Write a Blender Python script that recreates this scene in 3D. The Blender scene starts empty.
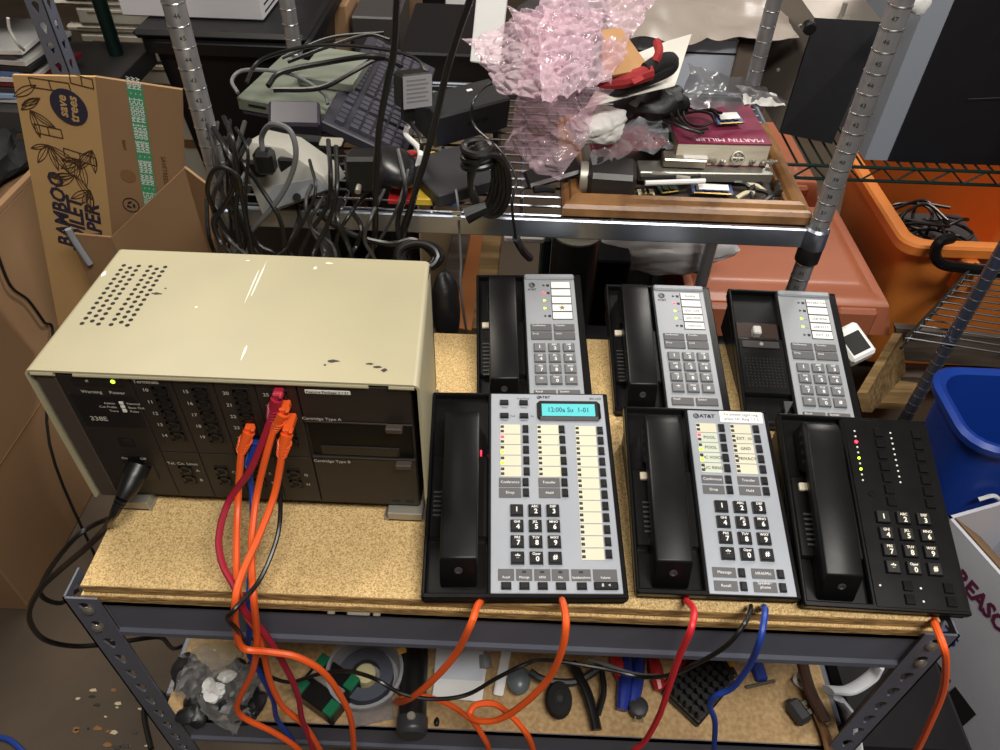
import bpy, bmesh, math, random
from mathutils import Vector, Matrix, noise
random.seed(7)
SC = bpy.context.scene
ZB = 0.8                                   # top of the bench posts above the floor
# ---------------------------------------------------------------- camera
CAM = Vector((.446, -.3862, ZB + .7093)); PITCH, YAW, ROLL, FPX = math.radians(43.61), math.radians(.557), math.radians(1.907), 751.
_F = Vector((-math.sin(YAW)*math.cos(PITCH), math.cos(YAW)*math.cos(PITCH), -math.sin(PITCH)))
_R0 = Vector((math.cos(YAW), math.sin(YAW), 0)); _U0 = _R0.cross(_F)
_R = math.cos(ROLL)*_R0 + math.sin(ROLL)*_U0; _U = -math.sin(ROLL)*_R0 + math.cos(ROLL)*_U0
cd = bpy.data.cameras.new('camera'); co = bpy.data.objects.new('camera', cd); SC.collection.objects.link(co)
cd.sensor_width = 36; cd.lens = 36*FPX/1000; cd.clip_start = .02
m = Matrix((( _R.x, _U.x, -_F.x, CAM.x), (_R.y, _U.y, -_F.y, CAM.y), (_R.z, _U.z, -_F.z, CAM.z), (0, 0, 0, 1)))
co.matrix_world = m; SC.camera = co
# ---------------------------------------------------------------- world, lamps, exposure
w = bpy.data.worlds.new('world'); SC.world = w; w.use_nodes = True
w.node_tree.nodes['Background'].inputs[0].default_value = (.62, .6, .58, 1); w.node_tree.nodes['Background'].inputs[1].default_value = .25
def area(name, loc, aim, sx, sy, power, col):
    l = bpy.data.lights.new(name, 'AREA'); l.shape = 'RECTANGLE'; l.size = sx; l.size_y = sy; l.energy = power; l.color = col
    o = bpy.data.objects.new(name, l); SC.collection.objects.link(o); o.location = loc
    o.rotation_euler = (Vector(aim)-Vector(loc)).to_track_quat('-Z', 'Y').to_euler(); return o
area('tube_lamp_key', (1.0, -.75, 2.85), (.5, .4, .8), 1.3, .3, 56, (1, .96, .9))
area('fill_lamp_rear', (-.5, 1.1, 2.85), (-.3, .9, .5), .3, 1.3, 40, (1, .93, .82))  # unseen fill light, added to reach the back of the control unit
area('fill_lamp_aisle', (1.9, 2.3, 2.85), (1.5, 1.9, .5), .3, 1.3, 60, (1, .95, .88))  # unseen fill light, added to brighten the totes and rear clutter
SC.view_settings.view_transform = 'Standard'; SC.view_settings.look = 'None'; SC.view_settings.gamma = 1
SC.view_settings.use_curve_mapping = False; SC.view_settings.exposure = -.08
# ---------------------------------------------------------------- helpers: pixels to points
def ray(u, v): return _F + (u-500)/FPX*_R - (v-375)/FPX*_U
def Z(u, v, z):                            # where the pixel meets the level z (metres above the bench posts)
    d = ray(u, v); return CAM + d*((z+ZB-CAM.z)/d.z)
def Y(u, v, y):                            # where it meets the upright plane y
    d = ray(u, v); return CAM + d*((y-CAM.y)/d.y)
def X(u, v, x):
    d = ray(u, v); return CAM + d*((x-CAM.x)/d.x)
def lin(c): return tuple(((x/255)/12.92 if x/255 <= .04045 else ((x/255+.055)/1.055)**2.4) for x in c)
# ---------------------------------------------------------------- materials
MATS = {}
def mat(name, rgb, rough=.5, metal=0., var=0., vs=40., bump=0., bs=200., emit=0., alpha=1., trans=0., rgb2=None, spec=.5, stretch=None, coat=0., detail=4., ramp=(.35, .65)):
    if name in MATS: return MATS[name]
    M = bpy.data.materials.new(name); M.use_nodes = True; nt = M.node_tree; N = nt.nodes; L = nt.links
    b = N['Principled BSDF']; c = lin(rgb)
    b.inputs['Base Color'].default_value = (*c, 1); b.inputs['Roughness'].default_value = rough; b.inputs['Metallic'].default_value = metal
    b.inputs['Specular IOR Level'].default_value = spec; b.inputs['Alpha'].default_value = alpha; b.inputs['Transmission Weight'].default_value = trans
    b.inputs['Coat Weight'].default_value = coat
    if emit: b.inputs['Emission Color'].default_value = (*c, 1); b.inputs['Emission Strength'].default_value = emit
    tc = N.new('ShaderNodeTexCoord'); mp = N.new('ShaderNodeMapping'); L.new(tc.outputs['Object'], mp.inputs[0])
    if stretch: mp.inputs['Scale'].default_value = stretch
    n1 = N.new('ShaderNodeTexNoise'); n1.inputs['Scale'].default_value = vs; n1.inputs['Detail'].default_value = detail; L.new(mp.outputs[0], n1.inputs['Vector'])
    if var or rgb2:
        r = N.new('ShaderNodeValToRGB'); L.new(n1.outputs['Fac'], r.inputs[0])
        c2 = lin(rgb2) if rgb2 else tuple(x*(1-var) for x in c)
        r.color_ramp.elements[0].position, r.color_ramp.elements[1].position = ramp
        r.color_ramp.elements[0].color = (*c2, 1); r.color_ramp.elements[1].color = (*c, 1); L.new(r.outputs[0], b.inputs['Base Color'])
    else:
        r = N.new('ShaderNodeMapRange'); L.new(n1.outputs['Fac'], r.inputs[0]); r.inputs[3].default_value = max(0, rough-.06); r.inputs[4].default_value = min(1, rough+.06); L.new(r.outputs[0], b.inputs['Roughness'])
    if bump:
        n2 = N.new('ShaderNodeTexNoise'); n2.inputs['Scale'].default_value = bs; n2.inputs['Detail'].default_value = 3; L.new(mp.outputs[0], n2.inputs['Vector'])
        bm_ = N.new('ShaderNodeBump'); bm_.inputs['Strength'].default_value = bump; bm_.inputs['Distance'].default_value = .004; L.new(n2.outputs['Fac'], bm_.inputs['Height']); L.new(bm_.outputs[0], b.inputs['Normal'])
    MATS[name] = M; return M
def film(name, rgb, opacity=.35, rough=.15, gloss=.5):          # clear plastic sheet
    M = bpy.data.materials.new(name); M.use_nodes = True; nt = M.node_tree; N = nt.nodes; L = nt.links
    b = N['Principled BSDF']; b.inputs['Base Color'].default_value = (*lin(rgb), 1); b.inputs['Roughness'].default_value = rough; b.inputs['Specular IOR Level'].default_value = .8
    t = N.new('ShaderNodeBsdfTransparent'); t.inputs[0].default_value = (*[min(1, x*.6+.4) for x in lin(rgb)], 1); x = N.new('ShaderNodeMixShader')
    lw = N.new('ShaderNodeLayerWeight'); lw.inputs[0].default_value = .35; mr = N.new('ShaderNodeMapRange'); L.new(lw.outputs['Facing'], mr.inputs[0])
    mr.inputs[3].default_value = opacity; mr.inputs[4].default_value = min(1, opacity+gloss)
    L.new(mr.outputs[0], x.inputs[0]); L.new(t.outputs[0], x.inputs[1]); L.new(b.outputs[0], x.inputs[2]); L.new(x.outputs[0], N['Material Output'].inputs[0]); MATS[name] = M; return M
# ---------------------------------------------------------------- mesh builder
def spline(pts, sub=6, closed=False):
    P = [Vector(p) for p in pts]; n = len(P)
    if n < 3 and not closed: return P
    out = []
    for i in range(n if closed else n-1):
        p1, p2 = P[i], P[(i+1) % n]
        p0 = P[i-1] if (i or closed) else 2*p1-p2
        p3 = P[(i+2) % n] if (i+2 < n or closed) else 2*p2-p1
        for k in range(sub):
            t = k/sub; t2 = t*t; t3 = t2*t
            out.append(.5*((2*p1)+(p2-p0)*t+(2*p0-5*p1+4*p2-p3)*t2+(3*p1-p0-3*p2+p3)*t3))
    if not closed: out.append(P[-1])
    return out
class MB:
    def __init__(s): s.v = []; s.f = []; s.m = []; s.sm = []
    def add(s, vs, fs, mi=0, smooth=False, M=None):
        o = len(s.v); s.v += [(M @ Vector(p)) if M else Vector(p) for p in vs]
        for f in fs: s.f.append([i+o for i in f]); s.m.append(mi); s.sm.append(smooth)
        return s
    def box(s, a, b, mi=0, bev=0., M=None):
        a, b = [min(p, q) for p, q in zip(a, b)], [max(p, q) for p, q in zip(a, b)]
        if not bev:
            vs = [(x, y, z) for z in (a[2], b[2]) for y in (a[1], b[1]) for x in (a[0], b[0])]
            return s.add(vs, [(0, 2, 3, 1), (4, 5, 7, 6), (0, 1, 5, 4), (2, 6, 7, 3), (0, 4, 6, 2), (1, 3, 7, 5)], mi, False, M)
        e = [min(bev, (b[i]-a[i])*.49) for i in range(3)]; vs = []; ix = {}
        for sx in (0, 1):
            for sy in (0, 1):
                for sz in (0, 1):
                    c = [(a, b)[sx][0], (a, b)[sy][1], (a, b)[sz][2]]; d = [(1, -1)[sx], (1, -1)[sy], (1, -1)[sz]]
                    for k in range(3):
                        p = list(c)
                        for j in range(3):
                            if j != k: p[j] += d[j]*e[j]
                        ix[sx, sy, sz, k] = len(vs); vs.append(p)
        fs = []
        for k in range(3):
            i, j = (k+1) % 3, (k+2) % 3
            for q in (0, 1):
                def I(p, r, kk):
                    t = [0, 0, 0]; t[k] = q; t[i] = p; t[j] = r; return ix[t[0], t[1], t[2], kk]
                F = [I(0, 0, k), I(1, 0, k), I(1, 1, k), I(0, 1, k)]; fs.append(F if q else F[::-1])
            for p in (0, 1):
                for r in (0, 1):
                    def I2(q, kk):
                        t = [0, 0, 0]; t[k] = q; t[i] = p; t[j] = r; return ix[t[0], t[1], t[2], kk]
                    F = [I2(0, i), I2(1, i), I2(1, j), I2(0, j)]; fs.append(F if p != r else F[::-1])
        for sx in (0, 1):
            for sy in (0, 1):
                for sz in (0, 1):
                    F = [ix[sx, sy, sz, k] for k in range(3)]; fs.append(F if (sx+sy+sz) % 2 else F[::-1])
        return s.add(vs, fs, mi, False, M)
    def cyl(s, p, q, r, r2=None, n=16, mi=0, caps=True, M=None, smooth=True):
        p, q = Vector(p), Vector(q); r2 = r if r2 is None else r2; ax = (q-p).normalized()
        u = ax.orthogonal().normalized(); w_ = ax.cross(u); vs = []
        for c, rr in ((p, r), (q, r2)): vs += [c+rr*(math.cos(2*math.pi*i/n)*u+math.sin(2*math.pi*i/n)*w_) for i in range(n)]
        s.add(vs, [(i, (i+1) % n, n+(i+1) % n, n+i) for i in range(n)], mi, smooth, M)
        if caps: s.add(vs, [list(range(n))[::-1], list(range(n, 2*n))], mi, False, M)
        return s
    def tube(s, pts, r, n=8, mi=0, sub=6, M=None, rf=None, closed=False, raw=False, flat=1.):
        P = [Vector(p) for p in pts] if raw else spline(pts, sub, closed); P = [p for i, p in enumerate(P) if i == 0 or (p-P[i-1]).length > 1e-6]; L = len(P); vs = []
        t0 = (P[1]-P[0]).normalized(); u = t0.orthogonal().normalized()
        for i in range(L):
            t = ((P[(i+1) % L]-P[i-1]) if closed else (P[min(i+1, L-1)]-P[max(i-1, 0)])).normalized()
            u = (u-t*u.dot(t)); u = u.normalized() if u.length > 1e-6 else t.orthogonal().normalized(); w_ = t.cross(u); rr = r*(rf(i/(L-1)) if rf else 1)
            vs += [P[i]+rr*(math.cos(2*math.pi*k/n)*u*flat+math.sin(2*math.pi*k/n)*w_) for k in range(n)]
        fs = []
        for i in range(L if closed else L-1):
            a, b = i*n, ((i+1) % L)*n
            fs += [(a+k, a+(k+1) % n, b+(k+1) % n, b+k) for k in range(n)]
        s.add(vs, fs, mi, True, M)
        if not closed: s.add(vs, [list(range(n))[::-1], list(range((L-1)*n, L*n))], mi, False, M)
        return s
    def lathe(s, prof, n=24, mi=0, M=None, closed=False):
        vs = [(r*math.cos(2*math.pi*k/n), r*math.sin(2*math.pi*k/n), z) for r, z in prof for k in range(n)]; L = len(prof)
        fs = [(i*n+k, i*n+(k+1) % n, ((i+1) % L)*n+(k+1) % n, ((i+1) % L)*n+k) for i in range(L if closed else L-1) for k in range(n)]
        s.add(vs, fs, mi, True, M)
        if not closed:
            for i, rv in ((0, 1), (L-1, 0)):
                if prof[i][0] > 1e-5: F = list(range(i*n, i*n+n)); s.add(vs, [F[::-1] if rv else F], mi, False, M)
        return s
    def prism(s, poly, h0, h1, mi=0, M=None, axis=2, smooth=False):   # polygon in the two other axes, extruded along axis
        n = len(poly)
        def pt(p, h): return ((p[0], p[1], h), (p[0], h, p[1]), (h, p[0], p[1]))[(2, 1, 0).index(axis)]
        vs = [pt(p, h0) for p in poly]+[pt(p, h1) for p in poly]
        fs = [(i, (i+1) % n, n+(i+1) % n, n+i) for i in range(n)]
        s.add(vs, fs, mi, smooth, M); s.add(vs, [list(range(n))[::-1], list(range(n, 2*n))], mi, False, M); return s
    def grid(s, nu, nv, fn, mi=0, M=None, smooth=True):
        vs = [fn(i/nu, j/nv) for j in range(nv+1) for i in range(nu+1)]
        return s.add(vs, [(j*(nu+1)+i, j*(nu+1)+i+1, (j+1)*(nu+1)+i+1, (j+1)*(nu+1)+i) for j in range(nv) for i in range(nu)], mi, smooth, M)
    def text(s, t, x, y, size, mi=0, M=None, align='C', z=0., sx=1., bold=0., sp=1.):
        vs, fs = glyphs(t, align, bold, sp); return s.add([(x+p[0]*size*sx, y+p[1]*size, z) for p in vs], fs, mi, False, M)
    def mesh(s, name, mats, fix=False, ang=35, thick=0, bev=0, bang=30, seg=2):
        me = bpy.data.meshes.new(name); me.from_pydata([tuple(p) for p in s.v], [], s.f)
        me.polygons.foreach_set('material_index', s.m); me.polygons.foreach_set('use_smooth', s.sm)
        for m_ in mats: me.materials.append(m_)
        if fix or bev or thick:
            b = bmesh.new(); b.from_mesh(me)
            if fix or bev: bmesh.ops.remove_doubles(b, verts=b.verts, dist=1e-6)
            if not thick: bmesh.ops.recalc_face_normals(b, faces=b.faces)
            if thick: bmesh.ops.solidify(b, geom=b.faces[:], thickness=thick)
            if bev:
                E = [e for e in b.edges if len(e.link_faces) == 2 and e.calc_face_angle(0) > math.radians(bang)]
                bmesh.ops.bevel(b, geom=E, offset=bev, segments=seg, affect='EDGES', profile=.5, clamp_overlap=True)
                for f in b.faces: f.smooth = True
            b.to_mesh(me); b.free()
        me.update()
        if any(p.use_smooth for p in me.polygons): me.set_sharp_from_angle(angle=math.radians(ang))
        return me
    def build(s, name, mats, parent=None, label=None, cat=None, group=None, kind=None, **k):
        if not isinstance(mats, (list, tuple)): mats = [mats]
        if parent is not None:
            I = wm(parent).inverted(); off = Matrix()
            s.v = [I @ p for p in s.v]
        else:
            lo = Vector([min(p[i] for p in s.v) for i in range(3)]); hi = Vector([max(p[i] for p in s.v) for i in range(3)])
            c = Vector(((lo.x+hi.x)/2, (lo.y+hi.y)/2, lo.z)); s.v = [p-c for p in s.v]; off = Matrix.Translation(c)
        o = bpy.data.objects.new(name, s.mesh(name, mats, **k)); SC.collection.objects.link(o); o.parent = parent; o.matrix_basis = off
        return tag(o, label, cat, group, kind)
_G = {}
def glyphs(t, align, bold, sp):
    k = (t, align, bold, sp)
    if k not in _G:
        c = bpy.data.curves.new('t', 'FONT'); c.body = t; c.size = 1; c.resolution_u = 2; c.align_x = {'C': 'CENTER', 'L': 'LEFT', 'R': 'RIGHT'}[align]; c.align_y = 'CENTER'; c.offset = bold; c.space_character = sp
        o = bpy.data.objects.new('t', c); me = bpy.data.meshes.new_from_object(o)
        _G[k] = ([tuple(v.co) for v in me.vertices], [list(p.vertices) for p in me.polygons]); bpy.data.objects.remove(o); bpy.data.curves.remove(c); bpy.data.meshes.remove(me)
    return _G[k]
def wm(o):
    m_ = o.matrix_basis.copy()
    while o.parent: o = o.parent; m_ = o.matrix_basis @ m_
    return m_
def tag(o, label=None, cat=None, group=None, kind=None):
    for k, v in (('label', label), ('category', cat), ('group', group), ('kind', kind)):
        if v: o[k] = v
    return o
def root(name, loc, label, cat, group=None, rz=0., M=None):
    o = bpy.data.objects.new(name, None); SC.collection.objects.link(o); o.empty_display_size = .02
    o.matrix_basis = M if M is not None else Matrix.Translation(Vector(loc)) @ Matrix.Rotation(rz, 4, 'Z')
    return tag(o, label, cat, group)
def place(name, me, parent, M, label=None):                     # a copy that shares mesh data, M in world space
    o = bpy.data.objects.new(name, me); SC.collection.objects.link(o); o.parent = parent
    o.matrix_basis = wm(parent).inverted() @ M if parent else M
    if label: o['label'] = label
    return o
def frame(o, ux, uy, origin_last=None):
    ux = Vector(ux).normalized(); uz = ux.cross(Vector(uy)).normalized(); uy = uz.cross(ux)
    return Matrix(((ux.x, uy.x, uz.x, o[0]), (ux.y, uy.y, uz.y, o[1]), (ux.z, uy.z, uz.z, o[2]), (0, 0, 0, 1)))
def TR(x, y, z, rz=0, rx=0, ry=0): return Matrix.Translation((x, y, z)) @ Matrix.Rotation(rz, 4, 'Z') @ Matrix.Rotation(rx, 4, 'X') @ Matrix.Rotation(ry, 4, 'Y')
# ================================================================ the room
concrete = mat('concrete_floor', (88, 74, 60), .75, var=.35, vs=3.5, bump=.15, bs=60, detail=8)
plaster = mat('painted_block_wall', (150, 142, 128), .8, var=.12, vs=2, bump=.1, bs=30)
def struct(name, a, b, m_):
    return MB().box(a, b).build(name, m_, kind='structure')
struct('floor', (-2.6, -2.6, -.1), (4.1, 4.6, 0), concrete)
struct('wall_back', (-2.6, 4.6, -.1), (4.1, 4.7, 3), plaster); struct('wall_left', (-2.7, -2.6, -.1), (-2.6, 4.7, 3), plaster)
struct('wall_right', (4.1, -2.6, -.1), (4.2, 4.7, 3), plaster); struct('wall_front', (-2.7, -2.7, -.1), (4.2, -2.6, 3), plaster)
struct('ceiling', (-2.7, -2.7, 3), (4.2, 4.7, 3.1), mat('ceiling_paint', (190, 186, 178), .9))
# ================================================================ workbench
steel_grey = mat('grey_powder_coated_steel', (98, 101, 114), .4, metal=.1, var=.15, vs=9, bump=.04, bs=300, stretch=(1, 1, 1))
chip = mat('particle_board', (226, 196, 138), .75, rgb2=(148, 110, 62), vs=620, bump=.3, bs=520, detail=9, ramp=(.3, .6))
chip_edge = mat('particle_board_edge', (176, 140, 86), .85, rgb2=(112, 84, 48), vs=260, bump=.5, bs=240, stretch=(.25, .25, 1.6), ramp=(.3, .62))
bench = root('workbench', (.46, .215, 0), 'grey steel workbench with a particle board top under the telephones', 'workbench')
def holed_strip(mb, M, w_, h, pitch, z0):        # flat strip in x 0..w, up z from 0 to h, with keyhole slots
    z = 0; t = .0022
    while z < h-1e-4:
        hh = min(pitch, h-z); cx, cz = w_/2, z+hh/2; n = 16; inner = []; outer = []
        for k in range(n):
            a = 2*math.pi*(k+.5)/n; c, s_ = math.cos(a), math.sin(a)
            r = .0068 if s_ > -.2 else .0045; ix, iz = cx+r*c, cz+.004+(r*s_ if s_ > -.2 else s_*.0155)
            k_ = 1/max(abs(c)/(w_/2), abs(s_)/(hh/2)); inner.append((ix, iz)); outer.append((cx+c*k_, cz+s_*k_))
        corners = [(0, z), (w_, z), (w_, z+hh), (0, z+hh)]
        for cc in corners:
            j = min(range(n), key=lambda q: (outer[q][0]-cc[0])**2/w_**2+(outer[q][1]-cc[1])**2/hh**2); outer[j] = cc
        for y, rv in ((0, 0), (t, 1)):
            vs = [(p[0], y, p[1]) for p in inner+outer]; fs = [(k, (k+1) % n, n+(k+1) % n, n+k) for k in range(n)]
            mb.add(vs, [f[::-1] for f in fs] if not rv else fs, 0, False, M)
        mb.add([(p[0], y, p[1]) for y in (0, t) for p in inner], [(k, (k+1) % n, n+(k+1) % n, n+k) for k in range(n)], 0, False, M)
        z += hh
    for x in (0, w_): mb.add([(x, 0, 0), (x, t, 0), (x, t, h), (x, 0, h)], [(0, 1, 2, 3)], 0, False, M)
    mb.add([(0, 0, h), (w_, 0, h), (w_, t, h), (0, t, h)], [(0, 1, 2, 3)], 0, False, M)
BW, BD = .92, .435
for px, py, sx, sy in ((0, 0, 1, 1), (BW, 0, -1, 1), (0, BD, 1, -1), (BW, BD, -1, -1)):
    mb = MB(); S = Matrix.Diagonal((sx, sy, 1, 1)); T = Matrix.Translation((px, py, 0))
    holed_strip(mb, T @ S, .036, ZB, .0381, 0)
    holed_strip(mb, T @ S @ Matrix(((0, 1, 0, 0), (1, 0, 0, 0), (0, 0, 1, 0), (0, 0, 0, 1))), .036, ZB, .0381, 0)
    post = mb.build('post', steel_grey, bench)
    if sy > 0:
        rivet = mat('zinc_rivet', (190, 186, 176), .35, metal=.9)
        for z in (-.022, -.06):
            MB().lathe([(0, .004), (.004, .0035), (.0065, .0012), (.0065, 0)], 12, M=TR(px+sx*(.02 if z > -.03 else .016), -.0002, ZB+z, 0, math.pi/2)).build('rivet', rivet, post)
def beam(name, x0, x1, y0, sy, zt, h):
    prof = [(0, 0), (.004, .0), (.004, -.006), (.0035, -.008), (.0035, -h+.012), (0, -h+.008), (0, -h), (.016, -h), (.016, -h+.003), (.006, -h+.004), (.006, -.012), (.018, -.012), (.018, -.0)]
    prof = [(y0+sy*(p[0]), ZB+zt+p[1]) for p in prof]
    MB().prism([(p[0], p[1]) for p in prof], x0, x1, axis=0).build(name, steel_grey, bench, fix=True)
beam('front_beam', .036, BW-.036, .0012, 1, -.012, .066); beam('back_beam', .036, BW-.036, BD-.0012, -1, -.012, .066)
beam('lower_front_beam', .036, BW-.036, .0012, 1, -.312, .066); beam('lower_back_beam', .036, BW-.036, BD-.0012, -1, -.312, .066)
for x, n in ((.0035, 'side_beam'), (BW-.0135, 'side_beam')):
    for zt in (-.014, -.314): MB().box((x, .036, ZB+zt-.06), (x+.01, BD-.036, ZB+zt), bev=.002).build(n, steel_grey, bench)
def board(name, x0, y0, x1, y1, z0, z1):
    mb = MB(); mb.box((x0, y0, ZB+z0), (x1, y1, ZB+z1), bev=.0008)
    mb.m = [0 if i == 5 or i == 4 else 1 for i in range(len(mb.f))]
    for i, f in enumerate(mb.f):
        n = (mb.v[f[1]]-mb.v[f[0]]).cross(mb.v[f[2]]-mb.v[f[0]]); mb.m[i] = 0 if abs(n.z) > .9*n.length else 1
    return mb.build(name, [chip, chip_edge], bench)
board('shelf_board', .016, .0045, .904, .43, -.0132, -.0012); board('top_board', .0185, .008, .899, .428, -.001, .012)
chip, chip_edge = mat('shaded_smooth_chipboard', (186, 156, 112), .75, rgb2=(160, 128, 86), vs=160, bump=.1, bs=300), chip_edge  # smoother board, its colour also darkened for the shade under the beam
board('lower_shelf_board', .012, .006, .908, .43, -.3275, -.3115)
# ================================================================ telephone control unit
ZT = .012                                              # working surface
cream = mat('cream_enamelled_steel', (176, 168, 138), .42, var=.1, vs=5, bump=.03, bs=500)
brown = mat('dark_brown_plastic', (34, 29, 26), .5, var=.12, vs=30, bump=.02, bs=600)
brown2 = mat('brown_grey_plastic', (66, 57, 50), .55)
black = mat('black_plastic', (18, 18, 19), .38, bump=.02, bs=900)
dark = mat('dark_cavity', (7, 7, 7), .7)
ink = mat('pale_print', (190, 186, 176), .6)
zinc = mat('dull_zinc', (168, 164, 152), .45, metal=.6)
cu = root('control_unit', (.18, .11, ZB+ZT), 'cream steel telephone control unit with rows of jacks on bench', 'control unit')
x0, x1, yf, yb, zb_, zt_ = .0, .361, .1105, .309, .024, .2185
def arch(x0, x1, zb_, zt_, r, n=5):
    p = [(x0, zb_)]
    for k in range(n+1): a = math.pi-math.pi/2*k/n; p.append((x0+r+r*math.cos(a), zt_-r+r*math.sin(a)))
    for k in range(n+1): a = math.pi/2-math.pi/2*k/n; p.append((x1-r+r*math.cos(a), zt_-r+r*math.sin(a)))
    return p+[(x1, zb_)]
mb = MB(); o_, i_ = arch(x0, x1, zb_, zt_, .007), arch(x0+.0025, x1-.0025, zb_, zt_-.0025, .005); n = len(o_)
vs = [(p[0], y, ZB+p[1]) for p in o_ for y in (yf, yb)]+[(p[0], y, ZB+p[1]) for p in i_ for y in (yf, yb)]; q = 2*n
for k in range(n-1):
    a = 2*k; mb.add(vs, [(a, a+2, a+3, a+1)], 0, True); mb.add(vs, [(q+a, q+a+1, q+a+3, q+a+2), (a, q+a, q+a+2, a+2), (a+1, a+3, q+a+3, q+a+1)], 0)
mb.box((x0+.003, yb-.003, ZB+zb_), (x1-.003, yb, ZB+zt_-.003))
for p in mb.v:                                          # the sides are sprung open a little at the front
    k = (p.y-yf)/(yb-yf); p.x += (-.005+.008*k)*(1-p.x/x1)+(.0055-.0095*k)*p.x/x1
cover = mb.build('cover', cream, cu, fix=True)
for a, b in ((.001, .0225), (.041, .3185), (.3375, .3615)):      # folded lip with two notches
    MB().tube([(a, yf+.0012, ZB+zt_-.0048), (b, yf+.0012, ZB+zt_-.0048)], .0026, 8).build('front_lip', cream, cover)
mb = MB(); R_ = .0024
for r in range(13):
    for c, (vx, dy) in enumerate(((.0235, 0), (.0318, -.004), (.040, 0), (.0527, 0), (.061, -.004), (.069, 0))):
        if r == 12 and dy: continue
        mb.cyl((vx-.0002*r, .279-.0083*r+dy, ZB+zt_-.001), (vx-.0002*r, .279-.0083*r+dy, ZB+zt_+.00025), R_, n=10)
mb.build('vent_holes', dark, cover, kind='stuff')
stain = mat('rust_stain', (196, 168, 104), .5, rgb2=(205, 184, 128), vs=60); scuff = mat('black_scuff', (46, 42, 38), .6); chipw = mat('chipped_enamel', (236, 232, 218), .5)
rnd = random.Random(3)
def blot(mb, x, y, rx, ry, mi=0, z=.0002, n=11):
    vs = [(x+rx*(.6+.6*rnd.random())*math.cos(6.283*k/n), y+ry*(.6+.6*rnd.random())*math.sin(6.283*k/n), ZB+zt_+z) for k in range(n)]; mb.add(vs, [list(range(n))], mi)
mb = MB()
for x, y, rx, ry, mi in ((.0765, .232, .005, .002, 0), (.081, .2315, .002, .001, 0), (.083, .241, .0012, .0012, 0), (.281, .139, .006, .0022, 0), (.274, .133, .0016, .0012, 0), (.316, .137, .004, .0016, 0), (.324, .133, .005, .002, 0), (.331, .129, .003, .003, 0),
                        (.193, .147, .0012, .012, 1), (.172, .252, .0009, .03, 1), (.176, .262, .0009, .035, 1), (.245, .298, .005, .002, 1), (.232, .288, .0025, .003, 1), (.125, .212, .0015, .0015, 1), (.0085, .262, .0022, .005, 1), (.155, .297, .003, .001, 1)):
    blot(mb, x, y, rx, ry, mi)
mb.build('scuff_marks', [scuff, chipw], cover, kind='stuff')
MB().box((.003, .1155, ZB+.0265), (.3575, .3055, ZB+.2155)).build('chassis', brown, cu)
PK, PX0, PZ0, PDY = .989, .0049, .0078, -.004                   # front sheet: scale, offset, set forward
FR = lambda y: frame((PX0, y+PDY, ZB+PZ0), (1, 0, 0), (0, 0, 1)) @ Matrix.Diagonal((PK, PK, 1, 1))   # x, z drawn on the front, facing the room
def panel(name, x0, z0, x1, z1, y=.1165, d=.003, m_=brown, par=cu, bev=.0006): return MB().box((PX0+PK*x0, y+PDY, ZB+PZ0+PK*z0), (PX0+PK*x1, y+d+PDY, ZB+PZ0+PK*z1), bev=bev).build(name, m_, par)
panel('side_panel', -.0026, .018, .0165, .2085, .1162, .004, brown2)
pw = panel('power_module', .0172, .024, .0872, .206)
win = panel('setting_window', .0225, .135, .085, .181, .1158, .001, black, pw)
panel('window_slot', .0195, .134, .0222, .183, .1160, .001, dark, pw)
panel('lamp_strip', .031, .1935, .082, .2045, .1158, .001, mat('smoke_plastic', (30, 27, 26), .3), pw)
green_led = mat('green_led', (190, 255, 60), .4, emit=3.); red_led = mat('red_led', (255, 40, 50), .4, emit=2.5); off_led = mat('unlit_led', (120, 112, 100), .4)
def disc(name, x, z, r, m_, par, y=.1158): return MB().lathe([(r, -.001), (r, .0006), (r*.6, .0012), (0, .0014)], 12, M=FR(y) @ TR(x, z, 0)).build(name, m_, par)
disc('warning_lamp', .046, .2, .0016, off_led, pw); disc('power_lamp', .0712, .2005, .0022, green_led, pw)
for k in range(3):
    panel('setting_switch', .068, .1695-k*.0055, .072, .173-k*.0055, .115, .001, mat('white_switch', (225, 222, 212), .5), pw, 0)
jackp = panel('service_jack', .047, .1035, .0655, .1195, .1162, .001, black, pw); panel('jack_opening', .052, .1075, .0615, .1155, .1159, .001, dark, pw)
panel('rocker_switch', .041, .0785, .066, .0905, .1155, .002, black, pw); panel('power_inlet', .042, .0505, .0735, .0755, .1152, .002, black, pw)
mb = MB()
for s_, x, z, h, al in (('Warning', .046, .186, .0058, 'C'), ('Power', .071, .186, .0058, 'C'), ('Admin', .064, .1708, .0042, 'R'), ('Cut Prefix', .064, .1655, .0042, 'R'), ('Tone', .064, .160, .0042, 'R'),
                       ('Normal', .0755, .1712, .0042, 'L'), ('Base Out', .0755, .1657, .0042, 'L'), ('Pulse', .0755, .1602, .0042, 'L'), ('338E', .040, .1475, .0088, 'C'), ('On', .046, .0868, .005, 'C'), ('Off', .066, .0868, .005, 'C'),
                       ('Terminals', .1035, .2025, .0062, 'C'), ('Tel. Co. Lines', .1065, .0815, .0058, 'C'), ('Cartridge Type A', .266, .1605, .0055, 'C'), ('Cartridge Type B', .268, .0955, .0055, 'C')):
    mb.text(s_, x, z, h, M=FR(.1149), align=al, bold=.012)
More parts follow.
